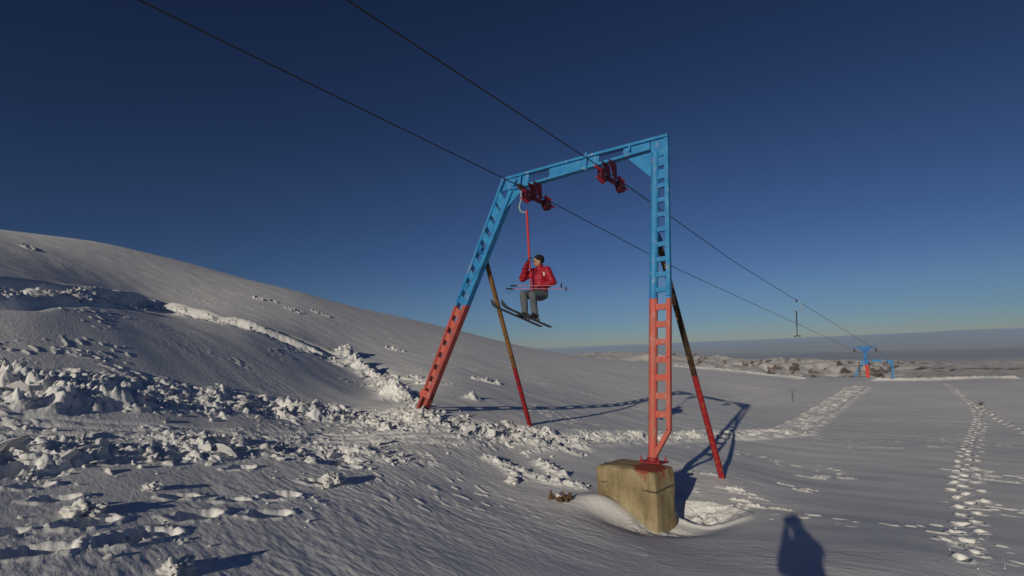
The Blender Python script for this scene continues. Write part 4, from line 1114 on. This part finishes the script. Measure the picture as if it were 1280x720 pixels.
# ------------------------------------------------------------------ small things in the snow
def make_stump():
    x0, y0 = GRASS[0]
    root = empty('broken_stump', (x0, y0, ground_z(x0, y0)))
    tag(root, 'splintered brown stump stubs poking from snow beside the concrete block', 'stump')
    for k in range(11):
        dx = random.uniform(-.24, .24); dy = random.uniform(-.09, .09); hgt = random.uniform(.06, .17); r = random.uniform(.02, .055)
        m = MB(); zz = ground_z(x0 + dx, y0 + dy) - ground_z(x0, y0)
        lean = Vector((random.uniform(-.35, .35), random.uniform(-.35, .35), 1)).normalized()
        p = Vector((dx, dy, zz - .05)); m.tube([p, p + lean * hgt * .6, p + lean * (hgt + .04)], [r * 1.2, r, r * .35], 7); m.build('stub', M_stump, root, smooth=False)
    v, f = chunk(.10, 77, .6); m = MB(); m.add([(a + .02, b, c + .07) for a, b, c in v], f); m.build('snow_cap', M_clod, root)
make_stump()
M_twig = paint('dark_twig', (.05, .035, .03), (.035, .03, .025), 14, rough=.9)
x, y = POLE[0]
root = empty('dry_shrub', (x, y, ground_z(x, y)))
tag(root, 'dark bare twigs standing alone in snow right of the footprint trail', 'shrub')
for k in range(7):
    m = MB(); a = random.uniform(0, 6.28); h = random.uniform(.1, .34); s = random.uniform(.05, .25)
    pts = [Vector((0, 0, -.05)), Vector((math.cos(a) * s * .3, math.sin(a) * s * .3, h * .5)), Vector((math.cos(a) * s, math.sin(a) * s, h))]
    m.tube(pts, [.014, .011, .006], 6); m.build('twig', M_twig, root)
x, y = POLE2[0]
root = empty('marker_stake', (x, y, ground_z(x, y)))
tag(root, 'thin stake in the snow left of the skied path, below the far hanger', 'stake')
m = MB(); m.tube([(0, 0, -.2), (.02, 0, .36)], .010, 8); m.build('stake_rod', M_sheave, root)
m = MB(); m.tube([(.02, 0, .362), (.03, 0, .5)], .011, 8); m.build('stake_tip', M_twig, root)
px, py = 47.6, 71.8
root = empty('utility_pole', (px, py, -12))
tag(root, 'thin bare pole on the snow hills left of the T pylon', 'pole')
m = MB(); m.tube([(0, 0, 0), (0, 0, 8.2)], [.09, .06], 8); pl = m.build('pole_shaft', M_grass, root)
m = MB(); m.bar((-.55, 0, 7.7), (.55, 0, 7.7), .09, .09); m.build('crossarm', M_grass, pl)

# ------------------------------------------------------------------ light, sky, camera
SUN_AZ, SUN_EL = math.radians(206.22), math.radians(16.75)
sd = bpy.data.lights.new('sun', 'SUN'); sd.energy = SUN_E; sd.angle = math.radians(.5); sd.color = (1, .89, .70)
so = bpy.data.objects.new('sun', sd); link(so)
dirv = Vector((math.sin(SUN_AZ) * math.cos(SUN_EL), math.cos(SUN_AZ) * math.cos(SUN_EL), math.sin(SUN_EL)))
so.rotation_euler = dirv.to_track_quat('Z', 'Y').to_euler(); so.location = dirv * 30

w = bpy.data.worlds.new('World'); scene.world = w; w.use_nodes = True
nt = w.node_tree; N = nt.nodes; L = nt.links; bg = N['Background']
sky = N.new('ShaderNodeTexSky'); sky.sky_type = 'NISHITA'; sky.sun_disc = False
sky.sun_elevation = SUN_EL; sky.sun_rotation = SUN_AZ; sky.altitude = 1800; sky.air_density = 1.0; sky.dust_density = 0.; sky.ozone_density = 3.2
gm = N.new('ShaderNodeGamma'); gm.inputs[1].default_value = SKY_GAMMA
hs = N.new('ShaderNodeHueSaturation'); hs.inputs['Saturation'].default_value = SKY_SAT; hs.inputs['Value'].default_value = SKY_VAL
mt = N.new('ShaderNodeMix'); mt.data_type = 'RGBA'; mt.blend_type = 'MULTIPLY'; mt.inputs['Factor'].default_value = 1; mt.inputs['B'].default_value = (1.08, .95, 1.02, 1)
L.new(sky.outputs[0], gm.inputs[0]); L.new(gm.outputs[0], mt.inputs['A']); tcw = N.new('ShaderNodeTexCoord'); spw = N.new('ShaderNodeSeparateXYZ'); L.new(tcw.outputs['Generated'], spw.inputs[0])
lo = N.new('ShaderNodeValToRGB'); el_ = lo.color_ramp.elements
el_[0].position = 0.; el_[0].color = (.54, .70, .94, 1); el_[1].position = .30; el_[1].color = (1, 1, 1, 1)
for p_, c_ in ((.035, (.60, .75, .94, 1)), (.09, (.80, .88, .95, 1))):
    q_ = el_.new(p_); q_.color = c_
L.new(spw.outputs['Z'], lo.inputs[0])
m3 = N.new('ShaderNodeMix'); m3.data_type = 'RGBA'; m3.blend_type = 'MULTIPLY'; m3.inputs['Factor'].default_value = 1
L.new(mt.outputs['Result'], m3.inputs['A']); L.new(lo.outputs[0], m3.inputs['B']); L.new(m3.outputs['Result'], hs.inputs['Color']); L.new(hs.outputs[0], bg.inputs['Color'])
bg.inputs['Strength'].default_value = SKY_STR

cd = bpy.data.cameras.new('camera'); cd.sensor_width = 36; cd.lens = 18.0; cd.clip_start = .02; cd.clip_end = 200000
co = bpy.data.objects.new('camera', cd); link(co)
co.matrix_world = Matrix(((0.99928257, 0.03787281, 0, 0), (0.0043646, -0.11516104, -0.99333725, 0), (-0.03762047, 0.99262459, -0.11524372, 0), (0, 0, 0, 1)))
scene.camera = co
scene.view_settings.view_transform = 'Standard'; scene.view_settings.look = 'None'; scene.view_settings.exposure = 0
scene.render.resolution_x = 1024; scene.render.resolution_y = 576
scene.cycles.use_denoising = True
